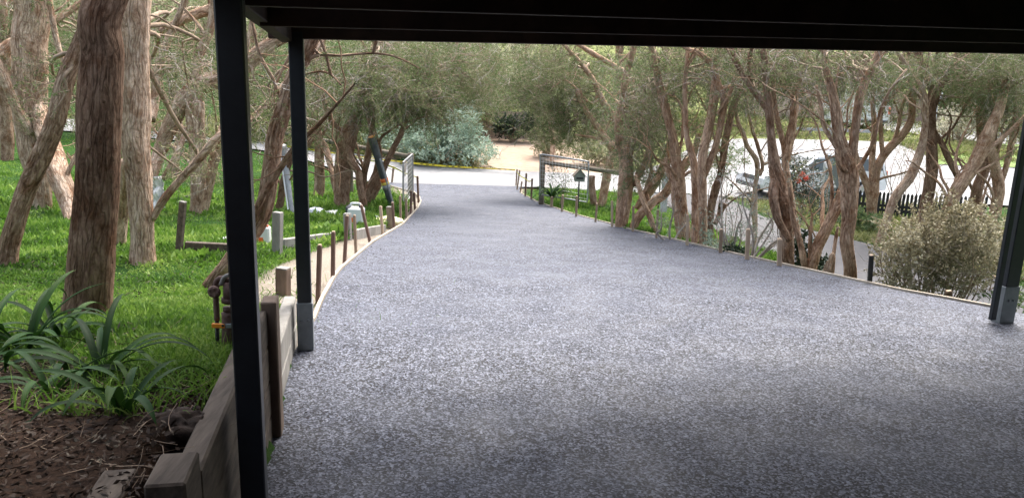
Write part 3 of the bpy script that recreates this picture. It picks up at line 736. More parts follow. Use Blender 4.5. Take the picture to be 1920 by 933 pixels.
# ---- right bank, from the gate towards the carport
tree('forked tea tree with a dark leaning stem just right of the cut stump', dep(1128,386),
     [[(1128,388,15),(1135,340,16),(1143,300,15),(1150,279,16),(1138,262,14),(1128,250,12),(1108,222,10),(1096,205,9),(1082,170,7)],
      [(1150,282,16),(1166,262,14),(1152,228,14),(1128,187,12),(1112,152,10),(1099,130,9),(1080,108,7)],
      [(1155,281,14),(1170,240,14),(1180,200,14),(1186,160,14),(1176,140,12),(1150,122,9),(1112,100,9),(1095,90,8)],
      [(1140,262,6),(1110,258,5),(1078,252,4)],
      [(1128,187,5),(1105,192,4),(1085,170,4),(1060,150,3),(1040,162,3)]],
     [(940,92,1110,200,-1,3,480),(960,160,1100,262,0,3,280),(1100,85,1200,200,-1,2,110),(1080,200,1150,262,.5,2,60)], 'bark_pink', TREEGRP['r'], seed=13, deadn=150)
tree('stout tea tree clothed in low green foliage beside the right form board', 13.4,
     [[(1163,430,20),(1168,395,26),(1172,350,28),(1172,300,24),(1164,262,19),(1160,225,15),(1166,190,13),(1172,150,12),(1186,100,11)],
      [(1192,350,11),(1198,325,13),(1212,300,14),(1222,250,12),(1238,200,10)],
      [(1195,392,13,.4),(1214,360,20,.4),(1236,330,16,.4),(1250,290,12,.3),(1262,240,9)]],
     [(1165,255,1262,342,-.8,.8,150),(1150,120,1250,250,-.5,2,150)], 'bark_pink', TREEGRP['r'], 'leaf_green', seed=14, deadn=50)
tree('low tea tree stem crossing to the right over green grass', 13.0,
     [[(1185,434,14),(1198,408,17),(1222,382,17),(1245,365,17),(1262,340,17),(1283,312,17),(1300,290,14),(1310,250,10)],
      [(1230,446,8,-.4),(1222,415,11,-.4),(1210,385,11,-.4),(1200,355,9,-.3),(1192,330,7)],
      [(1205,368,7),(1222,345,9),(1240,325,9),(1258,300,7),(1270,270,5)]], [], 'bark_pink', TREEGRP['r'], seed=15)
tree('tall straight pink-brown tea tree leaning left, left of the paired trunks', 11.6,
     [[(1284,468,28),(1281,440,27),(1277,403,27),(1274,366,26),(1272,329,23),(1268,300,19),(1262,258,17),(1252,218,16),(1242,179,15),(1232,137,13),(1221,90,12)],
      [(1277,360,10),(1262,340,9),(1250,315,8),(1248,295,6)],
      [(1271,300,5),(1279,258,5),(1280,210,5),(1268,185,4),(1247,174,3)],[(1279,215,4),(1290,190,4),(1300,165,3),(1330,128,3)]],
     [(1195,90,1300,200,-.5,1.8,190),(1180,180,1260,270,0,2,90)], 'bark_pink', TREEGRP['r'], seed=16, deadn=70)
tree('left one of the paired straight trunks by the tall stakes', 10.7,
     [[(1302,468,15),(1303,430,14),(1304,380,13),(1303,330,13),(1300,300,13),(1288,255,10),(1286,213,9),(1285,154,8),(1289,105,8)]],
     [(1270,90,1340,170,0,2,50)], 'bark_pink', TREEGRP['r'], seed=17, deadn=20)
tree('right one of the paired trunks, forking into pale and dark red stems', 10.5,
     [[(1317,472,17),(1318,440,16),(1318,380,16),(1316,330,17),(1318,285,15),(1329,240,16),(1338,191,16),(1341,154,14),(1345,100,13)],
      [(1318,335,12),(1333,298,12),(1345,262,12),(1354,218,13),(1358,188,13),(1348,161,12),(1338,137,12),(1332,117,12),(1306,97,10),(1284,88,8)],
      [(1345,215,8,-.1),(1366,180,7,-.1),(1380,130,7),(1384,100,6)],
      [(1352,168,5),(1380,160,5),(1395,170,4),(1412,185,3)]],
     [(1330,90,1430,180,-.3,1.5,120),(1290,230,1340,290,.5,2,20)], 'bark_pink', TREEGRP['r'], seed=18, deadn=70)
tree('dark slanting tea tree stem just behind the paired trunks', 12.0,
     [[(1330,430,14),(1334,390,15),(1343,352,15),(1352,325,13),(1359,267,13),(1367,235,13),(1373,205,12),(1384,172,12),(1390,120,10)],
      [(1341,420,9,.4),(1352,395,10,.5),(1360,382,10,.5)]],
     [(1350,90,1440,210,0,2,100)], 'bark_red', TREEGRP['r'], seed=19, deadn=60)
tree('thin pale tea tree with two wavering stems in front of the parked car', 12.4,
     [[(1411,480,9),(1415,430,10),(1416,353,9),(1420,325,9),(1418,299,9),(1401,274,8),(1394,250,8),(1384,228,7),(1378,190,6),(1384,150,5)],
      [(1424,330,7),(1430,310,7),(1420,272,7),(1410,240,6),(1402,200,5),(1395,160,5)]],
     [(1370,150,1430,210,-.5,1,36)], 'bark_pale', TREEGRP['r'], seed=20, deadn=30)
tree('thick dark brown tea tree in front of the white car, mossy at mid height', 8.9,
     [[(1478,520,22),(1477,480,22),(1474,430,24),(1470,390,26),(1462,355,27),(1455,325,24),(1450,290,17),(1446,250,14),(1444,225,14),(1439,179,13),(1434,130,11),(1430,95,11)],
      [(1444,225,10),(1437,200,11),(1411,168,11),(1388,132,10),(1378,108,9)],
      [(1456,330,18),(1450,365,18,-.1),(1458,410,16,-.1),(1480,450,12,-.1)],
      [(1444,215,7,.2),(1425,190,8,.2),(1410,160,7,.3),(1405,110,7)]],
     [(1380,90,1500,150,-.3,1.2,110)], 'bark_brown', TREEGRP['r'], seed=21, deadn=50)
tree('pale smooth forked tea tree right of the thick dark mossy one', 9.6,
     [[(1500,500,12),(1496,440,11),(1486,390,12),(1478,340,12),(1472,305,13),(1479,262,15),(1486,228,12),(1488,195,11),(1494,166,11),(1507,125,10),(1515,92,9)],
      [(1471,298,8),(1468,267,11),(1459,233,10),(1453,203,9),(1450,160,8),(1458,110,7)],
      [(1476,302,9,.3),(1484,262,11,.3),(1490,225,9,.3),(1492,190,8,.4),(1470,160,7,.5)]],
     [(1450,95,1560,175,0,1.6,110),(1440,170,1570,245,.3,2,60)], 'bark_pink', TREEGRP['r'], seed=22, deadn=50)
tree('tea tree leaning right out of a narrow vee at the form board', 8.5,
     [[(1518,528,20),(1520,505,20),(1530,470,20),(1545,435,20),(1560,405,20),(1574,378,21),(1583,345,20)],
      [(1510,505,12),(1498,450,11),(1487,415,10),(1484,385,8),(1480,350,6)],
      [(1519,495,8),(1518,460,7),(1520,425,6),(1524,400,4)]], [], 'bark_pink', TREEGRP['r'], seed=23)
tree('massive forked pink-brown tea tree trunk left of the pale leafed shrub', 7.9,
     [[(1594,545,24),(1593,500,22),(1586,450,22),(1592,410,24),(1594,370,30),(1593,335,36),(1585,300,30),(1574,255,20),(1568,210,18),(1560,170,15),(1551,138,11),(1545,108,9)],
      [(1594,335,26),(1596,300,18),(1603,253,15),(1608,205,15),(1617,166,15),(1634,130,12),(1645,105,11)],
      [(1585,300,10),(1560,262,8),(1545,235,7),(1540,200,6),(1530,160,5)],
      [(1600,330,14),(1575,310,9,-.1),(1568,280,7,-.1)],
      [(1597,330,12,.1),(1620,300,8,.1),(1640,260,6),(1650,210,5),(1668,170,4),(1700,130,4)]],
     [(1500,98,1640,150,-.3,1,130),(1500,130,1600,190,.2,1.4,50)], 'bark_pink', TREEGRP['r'], seed=24, deadn=90)
tree('broken dead stump with pale splintered top by the form board', 8.15,
     [[(1556,530,13),(1558,505,12),(1560,480,11),(1563,476,6)],[(1562,480,7,.1),(1566,450,7,.1),(1571,425,5,.1)],[(1546,525,16,.05),(1549,507,12,.05),(1553,490,7,.05)]],
     [], 'bark_pale', None, seed=25, cat='stump', kind='tree_stump', ext=False)
# ---- beyond the lane
Yl = dep(1640,428)
tree('many-stemmed tea tree with a sweeping pale bough in front of the picket fence', Yl,
     [[(1640,430,14),(1634,395,17),(1634,360,20),(1639,335,16),(1647,309,14),(1664,282,15),(1693,253,14),(1708,228,13),(1711,203,12),(1712,150,13),(1708,100,12)],
      [(1632,380,12),(1622,340,13),(1607,300,12),(1600,270,10),(1596,240,8)],
      [(1634,360,11),(1636,290,11),(1639,235,9),(1636,190,8),(1640,140,7),(1650,100,7)],
      [(1655,300,9),(1652,255,8),(1650,220,8),(1660,190,7),(1672,150,6),(1690,115,5)],
      [(1672,278,7),(1685,235,7),(1690,205,6),(1700,180,6),(1720,150,6)]],
     [(1570,98,1720,170,-2,2,220),(1600,110,1700,180,1,4,90),(1600,170,1720,240,0,3,60)], 'bark_pink', TREEGRP['f'], seed=26, deadn=110)
tree('pale grey tea tree slanting right behind the pale leafed shrub', 16.6,
     [[(1658,425,14),(1664,405,14),(1681,367,16),(1706,335,17),(1719,305,16),(1727,280,15),(1732,250,12),(1736,216,10),(1734,179,9),(1715,145,8),(1700,120,7)]],
     [(1680,100,1760,160,-1,1,60)], 'bark_pale', TREEGRP['f'], seed=27, deadn=30)
tree('dark red tea tree forking high into three boughs beside the white post box', 17.6,
     [[(1736,395,22),(1742,360,21),(1746,320,20),(1748,280,19),(1747,240,19),(1747,203,19),(1751,176,20),(1745,158,13),(1730,137,13),(1720,98,12)],
      [(1751,176,13),(1753,150,11),(1756,125,11),(1760,98,10)],
      [(1752,178,14),(1764,158,13),(1778,134,13),(1797,100,12)],
      [(1752,245,8),(1768,272,10),(1780,300,11),(1790,318,12),(1806,348,12)],
      [(1745,205,7),(1722,175,7),(1700,150,6),(1690,120,5)]],
     [(1790,100,1920,190,-2,2,300),(1840,150,1920,230,-1,2,90),(1700,98,1800,150,0,3,90)], 'bark_red', TREEGRP['f'], seed=28, deadn=120)
tree('thick tea tree leaning far right towards the right carport post', 16.2,
     [[(1772,410,20),(1780,386,21),(1797,353,23),(1822,318,24),(1837,288,24),(1849,258,23),(1862,230,19),(1876,190,15),(1890,140,12)],
      [(1826,316,12),(1850,285,11),(1872,265,9),(1902,238,8),(1925,215,8)]],
     [(1840,95,1925,170,-1,1.5,110)], 'bark_pink', TREEGRP['f'], seed=29, deadn=50)
tree('upright dark tea tree trunk right behind the shrub top', 18.2,
     [[(1830,400,21),(1833,353,19),(1845,320,17),(1856,280,15),(1862,240,13),(1868,190,11),(1872,130,10)],
      [(1842,330,12,.6),(1840,260,17,.8),(1839,210,18,.8),(1842,160,14,.8),(1846,110,11,.8)]],
     [(1800,100,1900,200,0,3,110)], 'bark_brown', TREEGRP['f'], seed=30, deadn=50)
tree('twin brown tea tree trunks nearest the right carport post, beyond the shrub', 17.2,
     [[(1862,425,19),(1869,380,20),(1871,340,20),(1862,298,18),(1858,260,14),(1868,220,11)],
      [(1878,340,9),(1890,300,10),(1898,260,10),(1906,210,9),(1912,160,8)]],
     [(1870,110,1925,260,-1,1.5,90)], 'bark_pink', TREEGRP['f'], seed=31, deadn=40)

# ================================================================== FAR PLANTING
def foliage(name, label, cat, clumps, leafm, n, size, seed, group=None, stem=None, asp=.35, twig=True, up=.3, spray=.35, bkm='twig', stems=4):
    """clumps: (cx,cy,cz,rx,ry,rz); leafy shrub or crown of leaf sprays over real stems"""
    rg = np.random.default_rng(seed+4000)
    c0 = clumps[0]; bz = float(tz(c0[0], c0[1])); o = thing(name, label, cat, (c0[0], c0[1], bz), group)
    lf, br = MB(), MB(); vol = np.array([c[3]*c[4]*c[5] for c in clumps])**.75; cnt = (n*vol/vol.sum()).astype(int)
    for c, k in zip(clumps, cnt):
        u = rg.normal(size=(k,3)); u /= np.linalg.norm(u, axis=1)[:,None]; r = rg.random(k)**.42
        p = np.array(c[:3])+u*r[:,None]*np.array(c[3:6])
        nz = fbm(p*(1.6/max(.4, max(c[3:6])))*2+seed, 2); p = p[(nz > (-.02 if 'silver' in name else -.22))|(r < .3)]; k = len(p)
        p[:,2] = np.maximum(p[:,2], tz(p[:,0], p[:,1])+.03)
        d = (p-np.array(c[:3]))/np.array(c[3:6])*.8+rg.normal(size=(k,3))*.6+[0,0,up]
        tw = br.twigs(p, d, spray*rg.uniform(.6,1.3,k), size*.05, rg, 4, .25, .03)
        m = 12; ii = np.repeat(np.arange(k), m); uu = rg.random(k*m)*2.99; ki = uu.astype(int); fr = (uu-ki)[:,None]
        pos = tw[ii,ki]*(1-fr)+tw[ii,ki+1]*fr; dl = tw[ii,ki+1]-tw[ii,ki]; dl /= np.linalg.norm(dl, axis=1)[:,None]
        lf.leaves(pos, dl*.5+rg.normal(size=(k*m,3))*.6, size*rg.uniform(.6,1.4,k*m), size*asp*rg.uniform(.8,1.2,k*m), rg)
        base = np.array([c0[0], c0[1], bz-.05])
        for s_ in range(stems):
            e = np.array(c[:3])+rg.normal(size=3)*np.array(c[3:6])*.45; b = base+rg.normal(size=3)*[.12*c[3],.12*c[4],0]
            mid = b*.5+e*.5+rg.normal(size=3)*.1*np.linalg.norm(e-b); r0 = (stem or .02)
            br.tube([b,mid,e], [r0,r0*.7,r0*.25], 6, .1, step=max(.1, r0*2), cap=False)
    br.build('stems', M[bkm], o); lf.build('foliage', M[leafm], o, False)
    return o
def px_clump(px, py, Y, rpx, rpy, ry=None):
    p = P(px, py, Y); s = Y/FOC; return (*p, rpx*s, (ry if ry else rpx*s), rpy*s)
# silver shrubs by the road
foliage('silver_shrub', 'large silver grey leafed shrub mounded beyond the taped road edge', 'shrub',
        [px_clump(830,268,32.4,66,44,1.6), px_clump(890,284,32,48,28,1.), px_clump(862,240,33,42,40,1.3), px_clump(785,262,33,46,32,1.2)], 'leaf_silver', 2300, .13, 1, asp=.4, stem=.03)
foliage('silver_shrub', 'smaller silver shrub left of the big silver mound, behind the log rail', 'shrub',
        [px_clump(745,262,34,34,26,1.2), px_clump(715,268,35,28,20,1.)], 'leaf_silver', 420, .13, 2, asp=.4, stem=.03)
foliage('green_bush', 'bright green bush behind the twisted trunks and log rail', 'bush',
        [px_clump(640,235,36,60,34,2.), px_clump(585,240,37,50,30,2.), px_clump(690,225,36,40,30,1.5)], 'leaf_green', 900, .14, 3, stem=.04)
foliage('ground_cover_bush', 'low light green plants under the silver shrub at the road edge', 'bush',
        [px_clump(800,300,32.3,60,12,.7), px_clump(880,306,32,40,8,.6)], 'grass_dry', 380, .12, 4, stem=.01)
foliage('dark_bush', 'dark glossy bush hanging over the paling fence beyond the dirt drive', 'bush',
        [px_clump(962,236,43,30,14,1.), px_clump(990,230,43,22,14,.9), px_clump(938,240,43,14,10,.7)], 'leaf_dark', 620, .16, 5, stem=.05)
foliage('hedge_bush', 'soft green feathery bush left of the dark glossy bush', 'bush',
        [px_clump(905,215,44,36,28,1.6), px_clump(880,205,44,24,30,1.4), px_clump(930,190,46,40,20,2)], 'leaf_far', 800, .15, 6, stem=.05)
foliage('hedge_bush', 'rounded grey green bush beside the white barked trunk and right gate', 'bush',
        [px_clump(1022,262,36,20,34,1.), px_clump(1035,225,37,26,34,1.2), px_clump(1055,260,37,24,26,1.)], 'leaf_far', 700, .13, 7, stem=.05)
foliage('low_bush', 'low yellow green bush behind the right log rail', 'bush',
        [px_clump(1115,285,34,40,18,1.), px_clump(1160,290,33,30,14,1.)], 'leaf_far', 520, .12, 8, stem=.03)
foliage('hanging_bush', 'weeping pale bush beside the bright road at upper right', 'bush',
        [px_clump(1800,225,38,32,26,1.2), px_clump(1775,245,38,20,14,.9), px_clump(1850,215,38,36,30,1.2)], 'leaf_farhaze', 600, .13, 9, stem=.05)
foliage('garden_hedge', 'bright green hedge at upper right behind the white post box', 'hedge',
        [px_clump(1795,185,45,34,36,1.2), px_clump(1770,180,45,18,34,1.)], 'leaf_green', 620, .16, 10, stem=.06)
foliage('verge_bush', 'fine leafed bush with bare twigs over the white road right of the car', 'bush',
        [px_clump(1700,315,22,38,30,.7), px_clump(1690,270,22,30,22,.5)], 'leaf_shrub', 110, .045, 11, stem=.012, spray=.45, stems=8)
foliage('verge_bush', 'fine leafed bush with bare twigs in the opening of the right gate', 'bush',
        [px_clump(1050,335,20.6,26,20,.35)], 'leaf_tea', 110, .04, 12, stem=.01, spray=.3, stems=6)
foliage('green_sapling', 'leafy green sapling growing before the car bonnet', 'sapling',
        [px_clump(1372,300,14,34,16,.4), px_clump(1345,318,14,18,14,.3)], 'leaf_green', 130, .07, 13, stem=.012, asp=.22, spray=.3)
bt = foliage('bottlebrush_shrub', 'dark leafed shrub with orange red flowers in front of the white car', 'shrub',
        [px_clump(1500,335,15,50,38,.4), px_clump(1530,385,15,40,30,.4), px_clump(1470,310,15,40,18,.4)], 'leaf_dark', 330, .085, 14, stem=.012, asp=.2, spray=.3)
red = mat('orange_red_petals', (.75,.12,.06), .6)
for (x, y) in ((1504,326),(1512,334),(1498,338)):
    m = MB(); rg = np.random.default_rng(x); c = P(x, y, 14.7); n = 60
    m.leaves(np.repeat(c[None], n, 0)+rg.normal(size=(n,3))*.015, rg.normal(size=(n,3)), .06, .014, rg); m.build('flower', red, bt, False)

# tall background trees: trunk + layered crown
def far_tree(label, px, Y, h, w, leafm, seed, zc=.55, n=700, tr=.16, lean=0, bk='bark_brown', name='background_tree', low=.25, size=None):
    x = P(px, 250, Y)[0]; z0 = float(tz(x, Y)); rg = np.random.default_rng(seed+900)
    o = thing(name, label, 'tree', (x, Y, z0), 'background trees beyond the road')
    t = MB(); top = np.array([x+lean, Y, z0+h*.85])
    t.tube([(x,Y,z0-.2),(x+lean*.3,Y+.1,z0+h*.3),(x+lean*.6,Y,z0+h*.6),top], [tr*1.2,tr,tr*.75,tr*.3], 12, .15, step=.3)
    cl = []
    for k in range(9):
        f = low+(1-low)*rg.random(); a = rg.random()*6.28; r = w*(.25+.45*rg.random())*(1-.45*f)
        c = np.array([x+lean*f+math.cos(a)*r, Y+math.sin(a)*r, z0+h*f]); cl.append((*c, w*.34, w*.34, h*.13))
        s_ = np.array([x+lean*f*.5, Y, z0+h*f*.62]); t.tube([s_, (s_+c)/2+rg.normal(size=3)*.2, c], [tr*.45,tr*.3,tr*.1], 6, .1, step=.4, cap=False)
    t.build('trunk', M[bk], o)
    lf, br = MB(), MB(); sz = size or .0030*Y
    for c in cl:
        k = n//9; u = rg.normal(size=(k,3)); u /= np.linalg.norm(u, axis=1)[:,None]; p = np.array(c[:3])+u*(rg.random(k)**.45)[:,None]*np.array(c[3:6])*1.15
        p[:,2] = np.maximum(p[:,2], z0+.3)
        tw = br.twigs(p, rg.normal(size=(k,3))*[1,1,.5]+[0,0,-.2], .8*rg.uniform(.5,1.4,k), .009, rg, 5, .25, .06)
        m = 22; ii = np.repeat(np.arange(k), m); ki = rg.integers(0, 4, k*m); fr = rg.random((k*m,1))
        pos = tw[ii,ki]*(1-fr)+tw[ii,ki+1]*fr+rg.normal(size=(k*m,3))*.07
        lf.leaves(pos, rg.normal(size=(k*m,3))+[0,0,-.3], sz*rg.uniform(.6,1.4,k*m), sz*.4, rg)
    br.build('branches', M['twig'], o); lf.build('crown', M[leafm], o, False)
    return o
desc = ['grey green feathery', 'olive green dense', 'pale sunlit loose', 'brownish thin']
_ft = [ # px, Y, h, w, leaf, place words
 (-120,40,8,5,'leaf_far','at the far left outer edge'), (30,44,8.5,5.5,'leaf_far','behind the broad pale tea tree'), (170,40,8,5,'leaf_tea','behind the thick dark red trunk'),
 (330,43,8,5.5,'leaf_far','behind the huge sloping limbs'), (470,40,7.5,5,'leaf_tea','behind the near carport post'), (600,42,8,5.5,'leaf_tea','above the bright green bush'),
 (730,46,9,6,'leaf_far','above the smaller silver shrub'), (820,42,8,4.5,'leaf_tea','behind the big silver mound'), (905,54,11,5.5,'leaf_farhaze','over the dirt drive, left'),
 (985,56,11,6,'leaf_farhaze','over the dirt drive, right'), (1060,47,9,5.5,'leaf_far','behind the white barked trunk'), (1150,44,8.5,5.5,'leaf_tea','behind the right log rail'),
 (1240,46,8.5,5.5,'leaf_far','behind the stout low leafed tree'), (1330,44,8.5,5.5,'leaf_tea','behind the paired trunks'), (1420,52,9.5,5.5,'leaf_far','left of the distant paling fence'),
 (1530,56,10,6,'leaf_far','behind the distant white van'), (1640,56,10,6.5,'leaf_tea','behind the pink paling fence'), (1745,52,9,5.5,'leaf_far','left above the bright hedge'),
 (1850,50,9,6,'leaf_farhaze','right above the bright hedge'), (1960,44,8.5,5.5,'leaf_tea','behind the right carport post'), (2090,44,8.5,6,'leaf_far','at the far right outer edge'),
 (-20,62,12,8,'leaf_farhaze','high at the back, far left'), (240,62,12,8,'leaf_far','high at the back left'), (520,64,12,8,'leaf_far','high at the back behind the posts'),
 (800,70,13,9,'leaf_farhaze','high behind the left gate'), (960,78,15,9,'leaf_farhaze','highest in the gap over the driveway'), (1150,70,13,9,'leaf_far','high behind the right gate'),
 (1380,72,13,9,'leaf_farhaze','high behind the car'), (1600,74,13,9,'leaf_far','high behind the fence'), (1820,70,13,9,'leaf_farhaze','high behind the bright hedge')]
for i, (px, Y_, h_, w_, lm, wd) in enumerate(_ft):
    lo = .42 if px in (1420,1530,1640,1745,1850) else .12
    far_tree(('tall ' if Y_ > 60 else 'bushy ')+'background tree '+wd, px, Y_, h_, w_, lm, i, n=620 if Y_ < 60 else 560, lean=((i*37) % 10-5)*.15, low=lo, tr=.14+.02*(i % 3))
# white barked trunk
tree('slim white barked trunk behind the right gate', 33,
     [[(1035,300,9),(1036,270,9),(1034,240,9),(1036,200,8),(1040,160,7),(1050,110,6)]], [(1000,95,1090,190,-1,2,70)], 'bark_pale', None, seed=40, kind='gum_tree')
# trees far on the left side of road and behind rail, few low crowns
for i, (px, py, Y_, lab) in enumerate(((560,292,27,'slender tea tree behind the middle post near the road'), (440,300,26,'slender tea tree behind the near post by the road'), (210,330,22,'slender tea tree glimpsed left of the flaky trunk'), (330,300,25,'slender tea tree glimpsed between the sloping limbs'))):
    tree(lab, Y_, [[(px,py,12),(px+6,py-60,12),(px-4,py-130,10),(px+8,py-210,9)]], [(px-60,20,px+60,190,-2,2,110)], 'bark_brown', TREEGRP['l'], seed=50+i, deadn=40)

# distant scrub on the hill
m = MB(); rg = np.random.default_rng(77); n = 60000
xx = rg.uniform(-150,150,n); yy = rg.uniform(78,210,n); zz = tz(xx,yy)+rg.random(n)*7*(.5+.5*fbm(np.stack([xx*.12,yy*.12,xx*0],1),2)+.3)
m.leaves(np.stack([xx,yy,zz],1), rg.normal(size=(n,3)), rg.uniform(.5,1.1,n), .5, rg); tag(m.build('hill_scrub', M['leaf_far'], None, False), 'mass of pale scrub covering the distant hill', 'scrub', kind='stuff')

# ================================================================== FENCES
pal = noisy('pink_grey_palings', (0.288,0.2,0.16), (0.44,0.336,0.288), 3, .9, (6,6,.5), .3)
def paling_fence(label, A, B, h, m_, gap=.11, w=.10, point=False, name='paling_fence', rails=2):
    A = np.array(A, float); B = np.array(B, float); L = np.linalg.norm(B-A); d = (B-A)/L; o = thing(name, label, 'fence', (A[0],A[1],float(tz(*A))))
    nn = np.array([-d[1], d[0]]); rg = np.random.default_rng(int(abs(A[0])*10)); m = MB(); k = int(L/gap)
    for i in range(k):
        p = A+d*(i+.5)*gap; z = float(tz(*p)); hh = h*rg.uniform(.985,1.01)
        ax = np.array([[d[0],d[1],0],[nn[0],nn[1],0],[0,0,1]])
        m.box((p[0],p[1],z+hh/2), (w,.016,hh), ax, .002)
        if point:
            c = np.array([p[0],p[1],z+hh]); x = ax[0]*w/2; y = ax[1]*.008; u = np.array([0,0,w*.8])
            m.add([c-x-y,c+x-y,c+u-y,c-x+y,c+x+y,c+u+y], [[0,1,4,3],[1,2,5,4],[2,0,3,5]], [[0,2,1],[3,4,5]])
    m.build('palings', m_, o, False)
    m = MB()
    for zz in ([.3,h-.35] if rails == 2 else [h*.5]):
        q = [A+d*L*t for t in np.linspace(0,1,9)]
        for a, b in zip(q[:-1], q[1:]): m.beam((a[0]+nn[0]*.04,a[1]+nn[1]*.04,float(tz(*a))+zz), (b[0]+nn[0]*.04,b[1]+nn[1]*.04,float(tz(*b))+zz), .04, .08)
    m.build('rails', m_, o, False)
    return o
def wxy(px, py, Y): p = P(px, py, Y); return (p[0], p[1])
paling_fence('weathered pinkish paling fence at the end of the dirt drive', wxy(850,270,45), wxy(1015,272,45), 1.55, pal)
paling_fence('tall pinkish paling fence behind the right log rail', wxy(1090,290,41), wxy(1230,290,39), 2.1, pal)
paling_fence('pinkish paling fence above the bright green verge, upper right', wxy(1395,235,47), wxy(1765,225,47), 1.75, pal)
blk = noisy('black_fence_paint', (.01,.011,.012), (.03,.03,.03), 6, .6)
paling_fence('low black picket fence behind the pale leafed shrub', wxy(1560,405,21.5), wxy(1850,400,20.6), .78, blk, .105, .07, True, 'picket_fence')

logm = noisy('weathered_log', (0.08,0.068,0.048), (0.192,0.16,0.12), 6, .9, (1,1,1), .4)
def log_rail(label, a, b, r0, posts):
    o = thing('log_rail', label, 'rail', (*a[:2], float(tz(a[0],a[1])))); m = MB()
    q = [a*(1-t)+b*t for t in np.linspace(0,1,6)]; m.tube(q, r0, 14, .05, step=.25); m.build('log', logm, o)
    for p in posts:
        m = MB(); g = float(tz(p[0],p[1])); m.tube([(p[0],p[1],g-.1),(p[0],p[1],p[2]*.5+g*.5),p], [r0*1.25,r0*1.2,r0*1.15], 16, .04, step=.2); m.build('post', logm, o)
    return o
log_rail('long log rail fence running left from the left gate', P(768,294,20.3), P(520,247,23.5), .068, [P(770,290,20.3)+[0,0,.04], P(656,268,21.8)])
log_rail('log rail with thick post beside the right gate', P(1018,304,20.6), P(1168,325,20.2), .062, [P(1018,296,20.6)+[0,0,.0]])

# ---- gates
steel = noisy('galvanised_tube', (0.24,0.248,0.256), (0.4,0.408,0.416), 12, .4, metal=.6, bump=.05)
wire = mat('fence_wire', (.55,.55,.54), .5, .5)
def gate(label, a0, a1, b0, b1, curved=False):
    """a0 bottom/a1 top of one end, b0/b1 the other"""
    a0,a1,b0,b1 = map(np.array, (a0,a1,b0,b1)); o = thing('farm_gate', label, 'gate', (*(a0[:2]+b0[:2])/2, float(tz(*((a0[:2]+b0[:2])/2)))), 'steel mesh farm gates')
    m = MB(); r = .021
    d = (b1-a1)*.06; u = (a1-a0)*.1
    m.tube([a0, a1-u, a1-u*.3+d*.3, a1+d, b1-d, b1-(b1-b0)*.03-d*.3, b1-(b1-b0)*.1, b0], r, 10, 0, step=.05)
    m.tube([a0, b0], r, 10)
    m.build('frame', steel, o)
    m = MB()
    for t in np.linspace(.08, .92, 9): m.tube([a0*(1-t)+a1*t, b0*(1-t)+b1*t], .0035, 5)
    for t in np.linspace(.06, .94, 14): m.tube([a0*(1-t)+b0*t, a1*(1-t)+b1*t], .0028, 5)
    m.build('mesh', wire, o)
    return o
gate('open steel mesh gate seen nearly edge-on at the left roadside', P(756,388,18.2), P(756,304,18.2), P(773,362,20.2), P(773,289,20.2))
gate('open steel mesh gate with rounded top beside the mailbox', P(1012,364,20.2), P(1013,289,20.2), P(1101,379,19.3), P(1104,303,19.3))

# ---- stakes
st_brown = noisy('brown_stake_timber', (0.096,0.052,0.036), (0.192,0.12,0.088), 10, .85, (1,1,.3), .3)
st_pale = noisy('pale_stake_timber', (0.375,0.27,0.18), (0.51,0.3975,0.2925), 10, .85, (1,1,.3), .3)
st_mid = noisy('tan_stake_timber', (0.21,0.1425,0.0938), (0.345,0.2625,0.1875), 10, .85, (1,1,.3), .3)
ORD = ['first','second','third','fourth','fifth','sixth','seventh','eighth','ninth','tenth','eleventh','twelfth','thirteenth','fourteenth','fifteenth','sixteenth','seventeenth','eighteenth']
def stake(label, bx, by, tx, ty, w, m_, grp, off=0., Yf=None):
    Y_ = Yf or dep_edge(bx, by)
    b = P(bx, by, Y_); t = P(tx, ty, Y_); s = w*Y_/FOC
    d = (t-b)/np.linalg.norm(t-b); b2 = b-d*.12
    o = thing('timber_stake', label, 'stake', b, grp); m = MB(); m.beam(b2, t, s, s, s*.12, up=(.2,1,0))
    # chipped top
    m.build('stake', m_, o, False) if False else None
    ob = m.build('shaft', m_, o, False)
    m = MB(); m.box(t+d*.004, (s*.8,s*.8,.012), np.array([np.cross([0,1,0],d)/np.linalg.norm(np.cross([0,1,0],d)), np.cross(d,np.cross([0,1,0],d)), d]), .004); m.build('hammered_top', st_pale, o, False)
    return o
def dep_edge(bx, by):
    p = hit(bx, by, lambda x, y: zd(y)); return float(p[1])
Ls = [(602,556,605,460,8,'b'),(629,520,630,435,7,'b'),(650,492,655,405,6,'b'),(671,473,668,404,5,'m'),(697,452,681,385,5,'b'),(721,438,717,387,5,'p'),(742,426,739,380,4.5,'b'),
      (754,416,753,368,4,'m'),(765,408,764,372,4,'m'),(773,401,774,358,4,'b'),(781,393,779,361,4,'b'),(787,376,785,330,3.5,'b'),(776,361,776,321,3.5,'m')]
mm = {'b':(st_brown,'brown'),'m':(st_mid,'grey tan'),'p':(st_pale,'pale new')}
for i, (bx,by,tx,ty,w,c) in enumerate(Ls):
    stake(f'{mm[c][1]} timber stake, {ORD[i]} from the carport along the left form board', bx-w*.7, by, tx-w*.7, ty, w, mm[c][0], 'stakes along the left form board')
